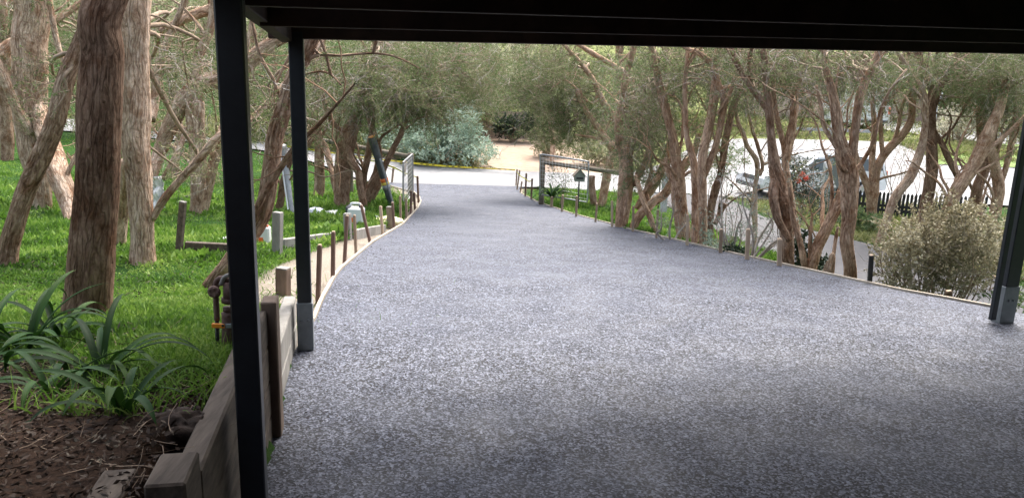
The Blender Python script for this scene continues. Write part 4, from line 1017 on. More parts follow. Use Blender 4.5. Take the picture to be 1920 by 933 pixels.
Rs = [(1456,499,1457,449,8.5,'p'),(1396,487,1398,431,8,'p'),(1347,475,1348,431,6.5,'m'),(1285,461,1286,404,5.5,'p'),(1228,447,1231,395,4.5,'m'),(1184,435,1185,388,4.5,'m'),(1145,426,1145,378,4.5,'p'),
      (1114,417,1117,383,4,'m'),(1078,407,1079,369,4,'m'),(1051,398,1053,367,4,'m'),(1031,389,1032,370,5,'m'),(994,375,996,336,3.2,'b'),(983,369,985,326,3.2,'b'),(974,362,977,341,2.6,'m'),(968,356,973,320,2.6,'m'),(966,349,968,318,2.6,'m')]
for i, (bx,by,tx,ty,w,c) in enumerate(Rs):
    stake(f'{mm[c][1]} timber stake, {ORD[i]} from the carport along the right form board', bx+w*.6, by-1, tx+w*.6, ty-1, w, mm[c][0], 'stakes along the right form board')
for (bx,by,tx,ty,w,lab) in ((666,318,664,294,4,'small grey stake at the road edge left of the black roll'),(670,322,669,303,3,'short thin stake beside the small grey one at the road edge'),(735,342,738,312,3.5,'lone stake on the road edge right of the black roll'),(759,330,760,300,3,'thin stake just behind the left gate')):
    stake(lab, bx, by, tx, ty, w, st_mid, 'stakes at the road edge')
stake('dark metal peg standing against the pale leafed shrub', 1630, 536, 1634, 479, 8, blk, None, Yf=7.2)
stake('short brown stub under the pale leafed shrub', 1779, 570, 1779, 546, 11, st_brown, None, Yf=6.7)

# ---- garden posts and edging
def sq_post(label, bx, by, tx, ty, w, m_, cap=False):
    p = hit(bx, by); Y_ = p[1]; b = P(bx,by,Y_); t = P(tx,ty,Y_); s = w*Y_/FOC
    o = thing('timber_post', label, 'post', b, 'cut timber posts in the left garden'); m = MB()
    d = (t-b)/np.linalg.norm(t-b); m.beam(b-d*.15, t, s, s*.8, .006, up=(.25,1,0)); m.build('shaft', m_, o, False)
    m = MB(); m.box(t+d*.003, (s*.96,s*.76,.012), np.array([np.cross([.25,1,0],d)/np.linalg.norm(np.cross([.25,1,0],d)), np.cross(d,np.cross([.25,1,0],d))/np.linalg.norm(np.cross(d,np.cross([.25,1,0],d))), d]), .003); m.build('end_grain', grey_pale, o, False)
sq_post('pale grey square post beside the white jug', 520,478,521,399,17, grey_pale)
sq_post('tall thin leaning grey post in the grass left of the near carport post', 335,476,343,379,12, grey_tim)
sq_post('pale grey post in front of the white container', 653,448,651,401,13, grey_pale)
sq_post('tan post at the driveway edge beside the yellow bag', 733,429,731,388,12, st_mid)
sq_post('short thick brown post stub left of the middle carport post', 531,553,531,503,24, brown_tim)
def edging(label, a, b, h, m_):
    A, B = hit(*a), hit(*b); o = thing('edging_sleeper', label, 'sleeper', A, 'edging sleepers in the left garden'); m = MB()
    m.beam(A+[0,0,h*.3], B+[0,0,h*.3], .06, h, .006); m.build('board', m_, o, False)
edging('long reddish sleeper lying in the grass at the leaning grey post', (348,476),(432,480), .16, grey_tim)
edging('pale edging board between the white jug and middle post', (530,466),(622,452), .14, grey_pale)
edging('pale edging board running towards the tan post', (664,448),(720,436), .16, grey_pale)

# ---- mailbox, stump, board
mbx = P(1086,372,19.4); g = float(tz(mbx[0],mbx[1])); o = thing('mailbox', 'small grey house-shaped mailbox with gable roof on a thin pole', 'mailbox', (mbx[0],mbx[1],g))
m = MB(); c = P(1086,340,19.4); m.tube([(c[0],c[1],g-.1),(c[0],c[1],c[2])], .018, 8); m.build('pole', blk, o)
mw = noisy('mailbox_timber', (0.14,0.154,0.126), (0.238,0.252,0.217), 9, .8)
m = MB(); m.box(c+[0,0,.09], (.26,.3,.16), None, .004)
m.add([c+[-.13,-.15,.17],c+[.13,-.15,.17],c+[0,-.15,.33],c+[-.13,.15,.17],c+[.13,.15,.17],c+[0,.15,.33]], [[0,1,4,3],[1,2,5,4],[2,0,3,5]], [[0,2,1],[3,4,5]]); m.build('box', mw, o, False)
for s_ in (-1,1):
    m = MB(); a = c+[s_*.175,-.0,.13]; b = c+[-s_*.008,0,.345]; m.box((a+b)/2, (np.linalg.norm(b-a),.38,.014), np.array([(b-a)/np.linalg.norm(b-a),[0,1,0],np.cross((b-a)/np.linalg.norm(b-a),[0,1,0])]), .002); m.build('roof_slope', logm if s_ < 0 else mw, o, False)
m = MB(); m.box(c+[0,-.153,.1], (.17,.008,.05), None, .002); m.build('letter_slot', blk, o, False)
tree('cut tree stump standing left of the forked dark stem', dep(1113,388), [[(1114,389,15),(1112,365,13),(1109,345,12.5),(1110,330,12)]], [], 'bark_brown', None, seed=60, cat='stump', kind='tree_stump', ext=False)
b = P(1246,390,19.0); g = float(tz(b[0],b[1])); o = thing('roadside_board', 'pale grey upright board on a thin black pole at the lane corner', 'board', (b[0],b[1],g))
m = MB(); t = P(1246,333,19.0); m.box(((b+t)/2)*[1,1,1], (.17,.03,t[2]-b[2]+.2), None, .004); m.build('panel', noisy('pale_board', (.42,.42,.44), (.52,.52,.54), 4), o, False)
m = MB(); t = P(1238,335,19.0); m.tube([(t[0],19,g-.1),(t[0],19,t[2])], .014, 8); m.build('pole', blk, o)

# ---- caution tape
tape_m = mat('yellow_tape', (.85,.72,.06), .5)
def tape(label, pts, w=.075, dark=True):
    o = thing('caution_tape', label, 'tape', (*pts[0][:2], float(tz(pts[0][0],pts[0][1]))), 'yellow caution tapes'); q, _ = smooth_path(np.array(pts), np.zeros(len(pts)), .12)
    s = np.arange(len(q))*.12; tw = .5+.3*np.sin(s*1.1)
    u = np.stack([0*s, -np.cos(tw)*.6, np.sin(tw)+.25], 1); u /= np.linalg.norm(u, axis=1)[:,None]
    m = MB(); m.sheet(np.stack([q-u*w/2, q, q+u*w/2], 1)); m.build('strip', tape_m, o)
    if dark:
        m = MB(); 
        for k in range(2, len(q)-6, 9):
            for j in range(0, 5, 2):
                a, b = q[k+j], q[k+j+1]; off = np.array([0,-.004,.001]); u_ = u[k+j]
                m.add([a-u_*w*.22+off, b-u_*w*.22+off, b+u_*w*.22+off, a+u_*w*.22+off], [[0,1,2,3]])
        m.build('lettering', blk, o, False)
tape('long yellow caution tape along the far edge of the road', [P(x,y,d) for x,y,d in ((520,272,33),(600,283,32),(668,293,31.6),(750,303,31.2),(830,311,30.8),(900,315,30.6),(966,318.5,30.3))], .085)
tape('short sagging yellow tape behind the left gate', [P(x,y,d) for x,y,d in ((668,296,24),(705,303,23.5),(738,314,22.5),(758,324,21.5),(776,330,21),(786,335,20.8))], .05)
tape('loose yellow tape end tied between the right roadside stakes', [P(x,y,d) for x,y,d in ((969,322,25),(976,330,24),(985,335,23),(991,340,22),(996,339,22))], .04, False)

# ---- leaning rolls
char = noisy('charcoal_plastic', (.03,.035,.04), (.09,.1,.11), 5, .35, (1,1,1), .3)
lgrey = noisy('pale_plastic_film', (0.1925,0.2035,0.2145), (0.33,0.341,0.352), 6, .3, (1,1,1), .3)
o_b = P(736,388,16.4); o = thing('plastic_roll', 'tall charcoal plastic-wrapped roll leaning on the multi-stemmed tree', 'roll', o_b)
a = hit(737,394); b = P(697,257,a[1]-.3); m = MB(); pts = [a*(1-t)+b*t for t in np.linspace(0,1,12)]; m.tube(pts, np.linspace(.065,.088,12), 20, .08, step=.12); m.build('roll', char, o)
for t0_, t1_, mt_, nm in ((.40,.45,mat('orange_label',(.8,.2,.05),.5),'label_band'), (.36,.40,mat('yellow_label',(.75,.6,.1),.5),'label_band'), (.30,.36,lgrey,'label_band'), (.985,1.01,mat('orange_cap',(.85,.35,.05),.5),'end_cap')):
    m = MB(); m.tube([a*(1-t0_)+b*t0_, a*(1-t1_)+b*t1_], .084 if nm == 'label_band' else .07, 20); m.build(nm, mt_, o)
m = MB(); off = np.array([.05,-.055,0]); m.tube([a*(1-t)+b*t+off for t in np.linspace(.02,.72,8)], .022, 8, .1, step=.1); m.build('film_seam', lgrey, o)
a, b = P(549,408,13.5), P(530,272,14); o = thing('plastic_roll', 'pale translucent plastic roll leaning just left of the middle post', 'roll', a)
m = MB(); m.tube([a*(1-t)+b*t for t in np.linspace(0,1,10)], np.linspace(.04,.07,10), 16, .2, step=.1); m.build('roll', lgrey, o)
m = MB(); off = np.array([-.05,-.05,0]); m.tube([a*(1-t)+b*t+off for t in np.linspace(.0,.98,9)], .014, 8, .1, step=.1); m.build('film_seam', mat('white_plastic_edge', (.7,.72,.74), .4), o)

# ---- containers, bags
whp = noisy('white_plastic', (0.612,0.6205,0.612), (0.697,0.697,0.68), 3, .4, bump=.05)
org = mat('orange_print', (.75,.13,.03), .5); gdark = mat('dark_grey_plastic', (.06,.06,.07), .4)
def jerry(label, bx, by, hpx, wpx, dark_side=False):
    p = hit(bx, by-4)+[0,0,.02]; s = p[1]/FOC; w, h = wpx*s, hpx*s; o = thing('plastic_container', label, 'container', p); m = MB()
    m.box(p+[0,0,h*.41], (w,w*.75,h*.82), None, w*.12)
    m.build('body', whp, o, False)
    m = MB(); m.tube([p+[-w*.32,0,h*.8],p+[-w*.3,0,h*.97],p+[0,0,h*1.0],p+[w*.25,0,h*.97],p+[w*.3,0,h*.8]], w*.07, 8, 0, step=.02); m.build('handle', whp, o)
    m = MB(); m.lathe([(0,0),(w*.12,0),(w*.12,w*.16),(0,w*.17)], p+[w*.3,-w*.1,h*.81], 12); m.build('cap', org if not dark_side else gdark, o)
    m = MB(); m.box(p+[-w*.22,-w*.378,h*.2], (w*.4,.006,h*.25), None, .001); m.build('label', org, o, False)
    if dark_side: m = MB(); m.box(p+[-w*.42,0.02,h*.62], (w*.35,w*.74,h*.5), None, w*.08); m.build('dark_can', gdark, o, False)
    return o
jerry('white plastic jug with orange print beside the pale square post', 497, 463, 40, 22)
jerry('large white plastic container with grey lid side and cap in the grass', 668, 424, 38, 31, True)
def bag(label, px, py, rx, ry, m_, nm='plastic_bag', ydepth=None, amp=.3, k=2.2):
    p = hit(px, py+ry*.5)+[0,0,.03]; s = p[1]/FOC*1.15; o = thing(nm, label, 'bag', p); m = MB(); m.blob(p+[0,0,ry*s*.35], (rx*s, rx*s*.6, ry*s*.9), amp, 44, k, seed=px, flatz=-ry*s*.5); m.build('sheet', m_, o)
    m = MB(); m.blob(p+[rx*s*.55,-.02,ry*s*.2], (rx*s*.3, rx*s*.25, ry*s*.4), .4, 24, 3, seed=px+3); m.build('fold', m_, o)
bag('bluish white plastic bag in the grass right of the middle post', 590, 401, 19, 11, noisy('bluish_film', (.5,.53,.58), (.68,.7,.74), 8, .35))
bag('grey white crumpled bag between the bluish bag and the white container', 627, 405, 19, 9, noisy('crumpled_film', (.42,.44,.38), (.66,.68,.62), 8, .4))
bag('pale yellow crumpled bag behind the tan post at the driveway edge', 728, 417, 22, 10, noisy('pale_yellow_film', (.72,.66,.34), (.86,.8,.48), 7, .5))
bag('tiny white plastic scrap in the grass left of the yellow bag', 706, 411, 5, 4, whp)
bag('white plastic sheet bunched against the pale flaky trunk', 292, 385, 9, 12, whp)
bag('small white scrap in the grass left of the near carport post', 424, 452, 8, 4, whp)
m = MB(); p0, s = P(292,362,9), 9/FOC
rg = np.random.default_rng(5); n1, n2 = 14, 20; u, v = np.meshgrid(np.linspace(-1,1,n1), np.linspace(-1,1,n2)); 
wob = fbm(np.stack([u.ravel()*2.2, v.ravel()*2.2, u.ravel()*0],1),3).reshape(u.shape)
Gs = np.stack([p0[0]+(u*9*(1+.3*v)+wob*3)*s, p0[1]+wob*.12, p0[2]-v*30*s+0*u], -1)
o = thing('plastic_sheet', 'white plastic sheet hanging beside the pale flaky trunk', 'sheet', (p0[0],p0[1],float(tz(p0[0],p0[1])))); m.sheet(Gs); m.sheet(Gs+np.array([.02,.02,.01])); m.build('film', whp, o)

# ---- gas regulator
rust = noisy('rusty_brown_pipe', (0.068,0.036,0.028), (0.16,0.096,0.076), 18, .75, bump=.4)
gpY = dep(408,662); gp = P(408,668,gpY); o = thing('gas_regulator', 'rusty gas regulator with valve wheel and orange tag behind the near carport post', 'gas regulator', (gp[0],gp[1],float(tz(gp[0],gp[1]))))
Yg = gpY; s = Yg/FOC
q = lambda x, y, d=0: P(x, y, Yg+d)
m = MB(); m.tube([q(408,672),q(407,600)], 4*s, 14); m.build('riser_pipe', blk, o)
m = MB(); m.tube([q(407,600),q(405,560),q(404,535),q(408,524),q(418,521),q(430,527)], 5.5*s, 16, .04, step=.01); m.build('elbow_pipe', rust, o)
m = MB(); m.tube([q(428,642),q(428,600),q(427,585)], 12*s, 20, .03, step=.02); m.tube([q(427,583),q(427,575)], 9*s, 16); m.build('regulator_body', rust, o)
m = MB(); m.tube([q(430,568,.0),q(430,528,.0)], [11*s,12*s], 18); m.tube([q(430,566),q(430,558)], 15*s, 18); m.build('diaphragm_housing', rust, o)
m = MB(); c = q(403,546,-.03); m.lathe([(0,.0),(.024,0),(.028,.008),(.024,.016),(.012,.018),(0,.014)], c, 20, np.array([[1,0,0],[0,0,1],[0,-1,0]])); m.build('valve_wheel', rust, o)
m = MB()
for k in range(5): 
    an = k*1.2566; m.box(c+[math.cos(an)*.017,-.019,math.sin(an)*.017], (.008,.006,.008), None, .002)
m.build('wheel_spoke_studs', rust, o, False)
m = MB(); m.tube([q(414,534,-.02),q(420,520,-.02),q(432,515,-.02),q(440,522,-.02)], 4*s, 12, .05, step=.01); m.build('grey_hose', grey_pale, o)
m = MB(); m.box(q(410,610,-.02), (26*s,.012,9*s), None, .002); m.build('orange_tag', mat('orange_tag',(.75,.25,.02),.5), o, False)
m = MB(); m.box(q(430,610,-.022), (13*s,.012,9*s), None, .002); m.build('grey_tag', galv, o, False)
m = MB(); m.lathe([(0,0),(2.4*s,0),(2.4*s,.004),(0,.004)], q(418,610,-.027), 12, np.array([[1,0,0],[0,0,1],[0,-1,0]])); m.build('tag_hole', blk, o)

# ---- rocks
rockm = noisy('dark_rock', (0.0132,0.0085,0.0059), (0.0495,0.0323,0.0229), 14, 1., bump=.6, bd=.02)
p = hit(318,800); o = thing('garden_rock', 'large dark rock behind the retaining wall sleepers', 'rock', p); m = MB(); m.blob(p+[0,.05,-.035], (.10,.08,.06), .5, 48, 2.4, seed=3); m.build('stone', rockm, o)
p = hit(160,590); 
# ================================================================== VEHICLES
cw = mat('white_car_paint', (.75,.76,.77), .25, 0, None, .6); glass = mat('car_glass', (.03,.045,.05), .08, 0, None, .8); tyre = mat('tyre_rubber', (.02,.02,.02), .8)
chrome = mat('wheel_alloy', (.5,.5,.52), .3, .8); lampm = mat('clear_lamp', (.7,.72,.75), .15); amberm = mat('amber_indicator', (.8,.2,.12), .3)
def vehicle(name, label, cat, cx, cy, rotz, L, W, prof, glassprofs, wheels, wr, lamps, zs=1.):
    z0 = float(tz(cx, cy))+.09; o = thing(name, label, cat, (cx,cy,z0), None, rotz)
    def bld(mb, nm, mt, smooth=False, par=None):
        ob = mb.build(nm, mt, None, smooth); ob.parent = par or o; return ob
    # body shell: profile (x,z) extruded with tumblehome
    prof = [(a_, b_*zs) for a_, b_ in prof]; glassprofs = [[(*g[:-1], g[-1]*zs) for g in q_] for q_ in glassprofs]; lamps = [((c[0],c[1],c[2]*zs), sz, m_, n_) for c, sz, m_, n_ in lamps]
    pr = np.array(prof, float); zt = pr[:,1].max(); n = len(pr); m = MB()
    secs = [(-1,.955),(-.97,.99),(-.9,1.0),(.9,1.0),(.97,.99),(1,.955)]
    rings = []
    for t, k in secs:
        z = pr[:,1]; taper = np.where(z > .95*zs, 1-.13*(z-.95*zs)/(zt-.95*zs+1e-6), 1.); x = pr[:,0]*(1 if abs(t) < .95 else .985)
        rings.append(np.stack([x, t*W/2*taper, (z-.2)*k+.2], 1))
    G = np.stack(rings+[]); Gc = np.concatenate([G, G[:,:1]], 1); m.sheet(Gc)
    from mathutils.geometry import tessellate_polygon
    for e in (0,-1):
        tr_ = tessellate_polygon([[Vector((a[0],a[2],0)) for a in rings[e]]]); m.add(rings[e], None, tr_)
    bld(m, 'body', cw)
    for gp_ in glassprofs:
        g_ = np.array(gp_, float)
        if g_.shape[1] == 2:
            for s_ in (-1,1):
                m = MB(); taper = 1-.13*(g_[:,1]-.95*zs)/(zt-.95*zs); a = np.stack([g_[:,0], s_*(W/2*taper+.004), g_[:,1]], 1); b_ = a-np.array([0,s_*.02,0])
                k = len(a); m.add(np.concatenate([a,b_]), [[i,(i+1)%k,(i+1)%k+k,i+k] for i in range(k)]+([[0,1,2,3]] if k == 4 else [])); bld(m, 'side_window', glass)
        else:
            m = MB(); m.add(g_, [[0,1,2,3]]); m.add(g_-[0,0,.02], [[3,2,1,0]]); bld(m, 'windscreen', glass)
    for wx_ in wheels:
        for s_ in (-1,1):
            m = MB(); ax = np.array([[1,0,0],[0,0,1],[0,-s_,0]]); m.lathe([(wr*.62,-.0),(wr*.95,.0),(wr,.03),(wr,.17),(wr*.95,.2),(wr*.6,.2)], (wx_, s_*(W/2+.0), wr), 28, ax); wo_ = bld(m, 'wheel', tyre, True)
            m = MB(); m.lathe([(0,.02),(wr*.2,.015),(wr*.55,.05),(wr*.63,.01),(wr*.63,.15)], (wx_, s_*(W/2+.003), wr), 28, ax); bld(m, 'rim', chrome, True, wo_)
            m = MB(); m.lathe([(0,0),(wr*1.12,0),(wr*1.12,.006),(0,.006)], (wx_, s_*(W/2+.002), wr*1.02), 28, -ax*np.array([[1],[1],[-1]])); 
    for (c, sz, mt_, nm) in lamps:
        m = MB(); m.box(c, sz, None, min(sz)*.3); bld(m, nm, mt_)
    return o
cprof = [(-2.4,.35),(-2.45,.55),(-2.42,.78),(-2.3,.92),(-1.4,1.05),(-1.05,1.12),(-.45,1.6),(-.25,1.68),(.9,1.70),(1.9,1.68),(2.2,1.6),(2.38,1.1),(2.42,.7),(2.4,.35),(1.9,.28),(1.86,.5),(1.72,.68),(1.5,.75),(1.28,.68),(1.12,.5),(1.08,.28),(-1.08,.28),(-1.12,.5),(-1.28,.68),(-1.5,.75),(-1.72,.68),(-1.86,.5),(-1.9,.28)]
cx, cy = P(1520,340,26.6)[:2]
gl = [[(-.95,1.12),(-.4,1.55),(.15,1.58),(.15,1.1)], [(.22,1.1),(.22,1.58),(1.1,1.58),(1.1,1.1)], [(1.17,1.1),(1.17,1.58),(2.0,1.55),(2.2,1.12)],
      [(-1.06,-.78,1.14),(-1.06,.78,1.14),(-.47,.68,1.605),(-.47,-.68,1.605)]]
lm = []
for s_ in (-1,1):
    lm += [((-2.36,s_*.66,.74),(.16,.34,.17),lampm,'headlight'),((-2.28,s_*.86,.74),(.16,.08,.15),amberm,'indicator'),((2.38,s_*.8,.95),(.06,.16,.3),amberm,'tail_light'),((-.85,s_*1.0,1.15),(.1,.18,.14),cw,'mirror'),
           ((-.3,s_*.925,.95),(.16,.02,.03),gdark,'door_handle'),((.75,s_*.925,.95),(.16,.02,.03),gdark,'door_handle'),((0,s_*.915,.34),(2.0,.05,.1),gdark,'side_sill')]
lm += [((-2.42,0,.76),(.06,.8,.16),gdark,'grille'),((-2.44,0,.45),(.1,1.6,.16),gdark,'bumper'),((2.42,0,.5),(.1,1.6,.2),gdark,'bumper'),((-2.47,0,.58),(.02,.4,.11),whp,'number_plate'),
       ((.5,-.6,1.76),(1.9,.04,.04),chrome,'roof_rack'),((.5,.6,1.76),(1.9,.04,.04),chrome,'roof_rack'),((-.2,0,1.79),(.04,1.3,.03),chrome,'roof_rack'),((1.2,0,1.79),(.04,1.3,.03),chrome,'roof_rack')]
vehicle('station_wagon', 'white station wagon parked on the verge behind the right hand trees', 'car', cx, cy, rad(12), 4.9, 1.84, cprof, gl, (-1.5,1.5), .32, lm, .87)
# white van far
vprof = [(-2.3,.3),(-2.35,.8),(-2.2,1.2),(-1.75,1.9),(-1.5,2.05),(2.2,2.1),(2.3,2.0),(2.35,.6),(2.3,.3)]
cx2, cy2 = P(1600,215,43.5)[:2]
lv = [((2.34,s_*.85,1.0),(.04,.12,.4),amberm,'tail_light') for s_ in (-1,1)]+[((2.345,0,.9),(.03,.02,1.3),gdark,'door_seam'),((2.36,.0,.42),(.08,1.7,.14),gdark,'bumper'),((2.35,0,.75),(.02,.42,.12),whp,'number_plate'),((0,.7,2.2),(.5,.25,.16),mat('red_roof_lamp',(.75,.06,.04),.4),'roof_lamp')]
vehicle('white_van', 'distant white van half hidden behind the massive forked trunk', 'van', cx2, cy2, rad(-89), 4.7, 1.9, vprof, [[(-1.95,1.25),(-1.6,1.85),(-.7,1.85),(-.7,1.25)]], (-1.5,1.5), .33, lv)
# bin and A frame
bb = P(1572,370,22.3); g = float(tz(bb[0],bb[1])); o = thing('utility_cabinet', 'grey green steel utility cabinet beside the white trestle and trunk', 'cabinet', (bb[0],bb[1],g))
cab = noisy('cabinet_paint', (.17,.2,.2), (.24,.27,.27), 4, .5, bump=.05); tp = P(1572,294,22.3)
m = MB(); m.box((bb[0],bb[1],(g+tp[2])/2), (.78,.5,tp[2]-g), None, .015); m.build('cabinet_body', cab, o, False)
m = MB(); m.box((bb[0],bb[1]-.01,tp[2]+.02), (.86,.58,.05), None, .012); m.build('lid', noisy('cabinet_lid', (.1,.12,.14), (.16,.18,.2), 4), o, False)
m = MB(); m.box((bb[0]+.25,bb[1]-.26,g+.7), (.03,.03,.16), None, .008); m.build('handle', blk, o, False)
ap = P(1547,305,21.2); o = thing('trestle', 'white timber A-shaped trestle in front of the utility cabinet', 'trestle', (ap[0],ap[1],float(tz(ap[0],ap[1]))))
for (x, y, d) in ((1534,415,21.2),(1566,352,20.9),(1541,360,21.9)):
    m = MB(); e = P(x,y,d); e[2] = max(e[2], float(tz(e[0],e[1]))-.05) if y > 380 else e[2]; m.beam(P(1547,304,21.3), e, .06, .03, .003, up=(0,1,0)); m.build('leg', whp, o, False)
m = MB(); m.beam(P(1541,330,21.2), P(1556,326,21.1), .02, .05, .003); m.build('crossbar', whp, o, False)
# white post box, guard rail, bollards
pb = P(1756,225,41); g = float(tz(pb[0],pb[1])); o = thing('post_box', 'white box on a thin white pole before the bright hedge', 'box', (pb[0],pb[1],g)); t = P(1757,196,41)
m = MB(); m.tube([(pb[0],pb[1],g-.1),(t[0],t[1],t[2])], .035, 8); m.build('pole', whp, o)
m = MB(); m.box(t+[.02,0,.42], (.3,.3,.5), None, .03); m.build('box_body', whp, o, False); m = MB(); m.box(t+[.02,0,.1], (.2,.2,.14), None, .02); m.build('bracket', gdark, o, False)
o = thing('guard_rail', 'long low grey barrier rail along the road behind the car', 'barrier', (*wxy(1480,265,38.6), float(tz(*wxy(1480,265,38.6)))))
m = MB(); a, b = np.array(wxy(1475,265,38.6)), np.array(wxy(1640,268,38.4))
za, zb_ = float(tz(*a)), float(tz(*b)); m.beam((*a, za+.45), (*b, zb_+.45), .05, .16); m.build('rail', noisy('rail_grey', (.3,.3,.31), (.4,.4,.42), 3), o, False)
for t in np.linspace(.03,.97,5):
    p = a*(1-t)+b*t; m = MB(); m.box((p[0],p[1]+.05,float(tz(*p))+.2), (.1,.1,.5), None, .01); m.build('rail_post', grey_pale, o, False)
for i, (x, lab) in enumerate(((1553,'left white marker post leaning on the verge left of the van'), (1560,'right white marker post beside the leaning one left of the van'))):
    p = P(x,248,41); g = float(tz(p[0],p[1])); o = thing('marker_post', lab, 'marker post', (p[0],p[1],g), 'white marker posts'); m = MB(); m.beam((p[0],p[1],g-.1), (p[0]+(.18 if i == 0 else 0),p[1],g+.75), .1, .05, .01, up=(0,1,0)); m.build('post', whp, o, False)
    m = MB(); m.beam((p[0]+(.15 if i == 0 else 0),p[1]-.03,g+.6), (p[0]+(.165 if i == 0 else 0),p[1]-.03,g+.68), .09, .01, .002, up=(0,1,0)); m.build('reflector', amberm, o, False)

# ================================================================== NEAR PLANTS
# pale leafed shrub at the right
def near_shrub():
    rg = np.random.default_rng(88); Yc = 7.5; c = P(1765,470,Yc); base = np.array([c[0]-.02, Yc, float(tz(c[0],Yc))])
    o = thing('pale_leafed_shrub', 'dense rounded shrub with pale tan leaves by the right carport post', 'shrub', base)
    br, lf = MB(), MB(); n = 950
    u = rg.normal(size=(n,3)); u /= np.linalg.norm(u, axis=1)[:,None]
    cen = [(c+[0,.1,-.1], (.60,.5,.52)), (c+[.1,0,.1], (.42,.4,.40)), (c+[-.25,.0,-.12], (.36,.36,.38)), (c+[.45,.3,-.1],(.35,.4,.45))]
    P_ = []
    for (cc, r) in cen:
        k = n//4; uu = rg.normal(size=(k,3)); uu /= np.linalg.norm(uu, axis=1)[:,None]; P_.append(cc+uu*(rg.random(k)**.4)[:,None]*np.array(r))
    p = np.concatenate(P_); p = p[p[:,2] > base[2]]; k = len(p)
    for i in range(46):
        e = p[rg.integers(0,k)]; b = base+rg.normal(size=3)*[.12,.12,0]; mid = b*.45+e*.55+rg.normal(size=3)*.08
        br.tube([b,mid,e], [.009,.007,.003], 5, 0, step=.06, cap=False)
    d = (p-base)*.9+rg.normal(size=(k,3))*.3; tw = br.twigs(p, d, .2*rg.uniform(.6,1.4,k), .0025, rg, 5, .28)
    m = 26; ii = np.repeat(np.arange(k), m); ki = rg.integers(0,4,k*m); fr = rg.random((k*m,1)); pos = tw[ii,ki]*(1-fr)+tw[ii,ki+1]*fr
    dens = rg.random(k*m) < np.interp(pos[:,2]-base[2], [0,.35,.7,1.2], [.2,.45,.9,1.]); pos = pos[dens]
    lf.leaves(pos, rg.normal(size=(len(pos),3))+[0,0,.2], .030*rg.uniform(.6,1.4,len(pos)), .019, rg)
    n3 = 260; dt = MB(); q = p[rg.integers(0,k,n3)]; q[:,2] -= .15; dt.twigs(q, rg.normal(size=(n3,3))*[1,1,.5]+[0,0,.1], .4, .003, rg, 7, .3); dt.build('bare_twigs', M['twig_pale'], o)
    br.build('stems', M['twig'], o); lf.build('foliage', M['leaf_shrub'], o, False)
near_shrub()
# bare pale shrubs with silver leaves
def bare_shrub(label, px, py, Y_, tips, seed, nl=90, leafm='leaf_silver'):
    rg = np.random.default_rng(seed); b = P(px, py, Y_); g = float(tz(b[0],b[1])); b[2] = g-.05
    o = thing('bare_shrub', label, 'shrub', (b[0],b[1],g), 'bare pale stemmed shrubs'); br, lf = MB(), MB()
    for (tx, ty) in tips:
        e = P(tx, ty, Y_+rg.uniform(-.3,.3)); m1 = b*.6+e*.4+rg.normal(size=3)*.06; m2 = b*.25+e*.75+rg.normal(size=3)*.08; s = Y_/FOC
        pts, rr = smooth_path(np.array([b,m1,m2,e]), np.array([2.6,2.2,1.5,.8])*s, .05); br.tube(pts, rr, 6, 0)
        k = 22; j = rg.integers(len(pts)//3, len(pts), k); t = br.twigs(pts[j], (e-b)*.6/np.linalg.norm(e-b)+rg.normal(size=(k,3))*.6, .3*rg.uniform(.5,1.2,k), .0028, rg, 6, .3)
        j2 = rg.integers(2,6,nl); i2 = rg.integers(0,k,nl); lf.leaves(t[i2,j2], rg.normal(size=(nl,3)), .045*rg.uniform(.6,1.3,nl), .01, rg)
        t2 = t[:, 3]; br.twigs(np.repeat(t2,2,0), rg.normal(size=(k*2,3)), .16, .0018, rg, 5, .35)
    br.build('stems', M['twig_pale'], o); lf.build('foliage', M[leafm], o, False)
bare_shrub('bare pale shrub with silver leaf tips between the pale new stakes', 1370, 505, 9.9, [(1385,420),(1340,400),(1380,370),(1350,335),(1400,440)], 1)
bare_shrub('bare branching shrub crossing before the thick dark mossy trunk', 1405, 520, 9.3, [(1440,400),(1420,370),(1465,340),(1400,350),(1500,430),(1490,390)], 2)
bare_shrub('silver leafed sprig hanging on the trunk beside the fourth right stake', 1262, 445, 11.2, [(1240,390),(1262,385),(1300,395)], 3, 60)
foliage('silver_shrub', 'small low silver shrub under the paired trunks at the form board', 'shrub', [px_clump(1350,462,10.1,24,16,.25), px_clump(1325,440,10.4,14,14,.2)], 'leaf_silver', 90, .05, 21, stem=.006, asp=.25, spray=.14)
foliage('leafy_plant', 'dark blue green leafy plant between the new stakes at the form board', 'plant', [px_clump(1378,496,9.7,18,8,.2)], 'leaf_dark', 60, .06, 22, stem=.006, asp=.4, spray=.12)
foliage('ivy_bush', 'dark ivy at the foot of the narrow vee trunks', 'bush', [px_clump(1505,470,9.2,12,26,.15), px_clump(1535,505,9.0,16,18,.2)], 'leaf_dark', 130, .05, 23, stem=.006, asp=.6, spray=.12)
foliage('leafy_plant', 'blue green broad leafed plants below the black picket fence', 'plant', [px_clump(1606,415,18.5,22,20,.5), px_clump(1640,420,18,20,12,.4)], 'leaf_green', 170, .09, 24, stem=.01, asp=.4, spray=.2)
foliage('garden_bush', 'green bush below the right carport post beyond the pale shrub', 'bush', [px_clump(1870,440,12,30,40,.5), px_clump(1905,560,7.2,30,30,.3)], 'leaf_green', 230, .05, 25, stem=.01, spray=.2)

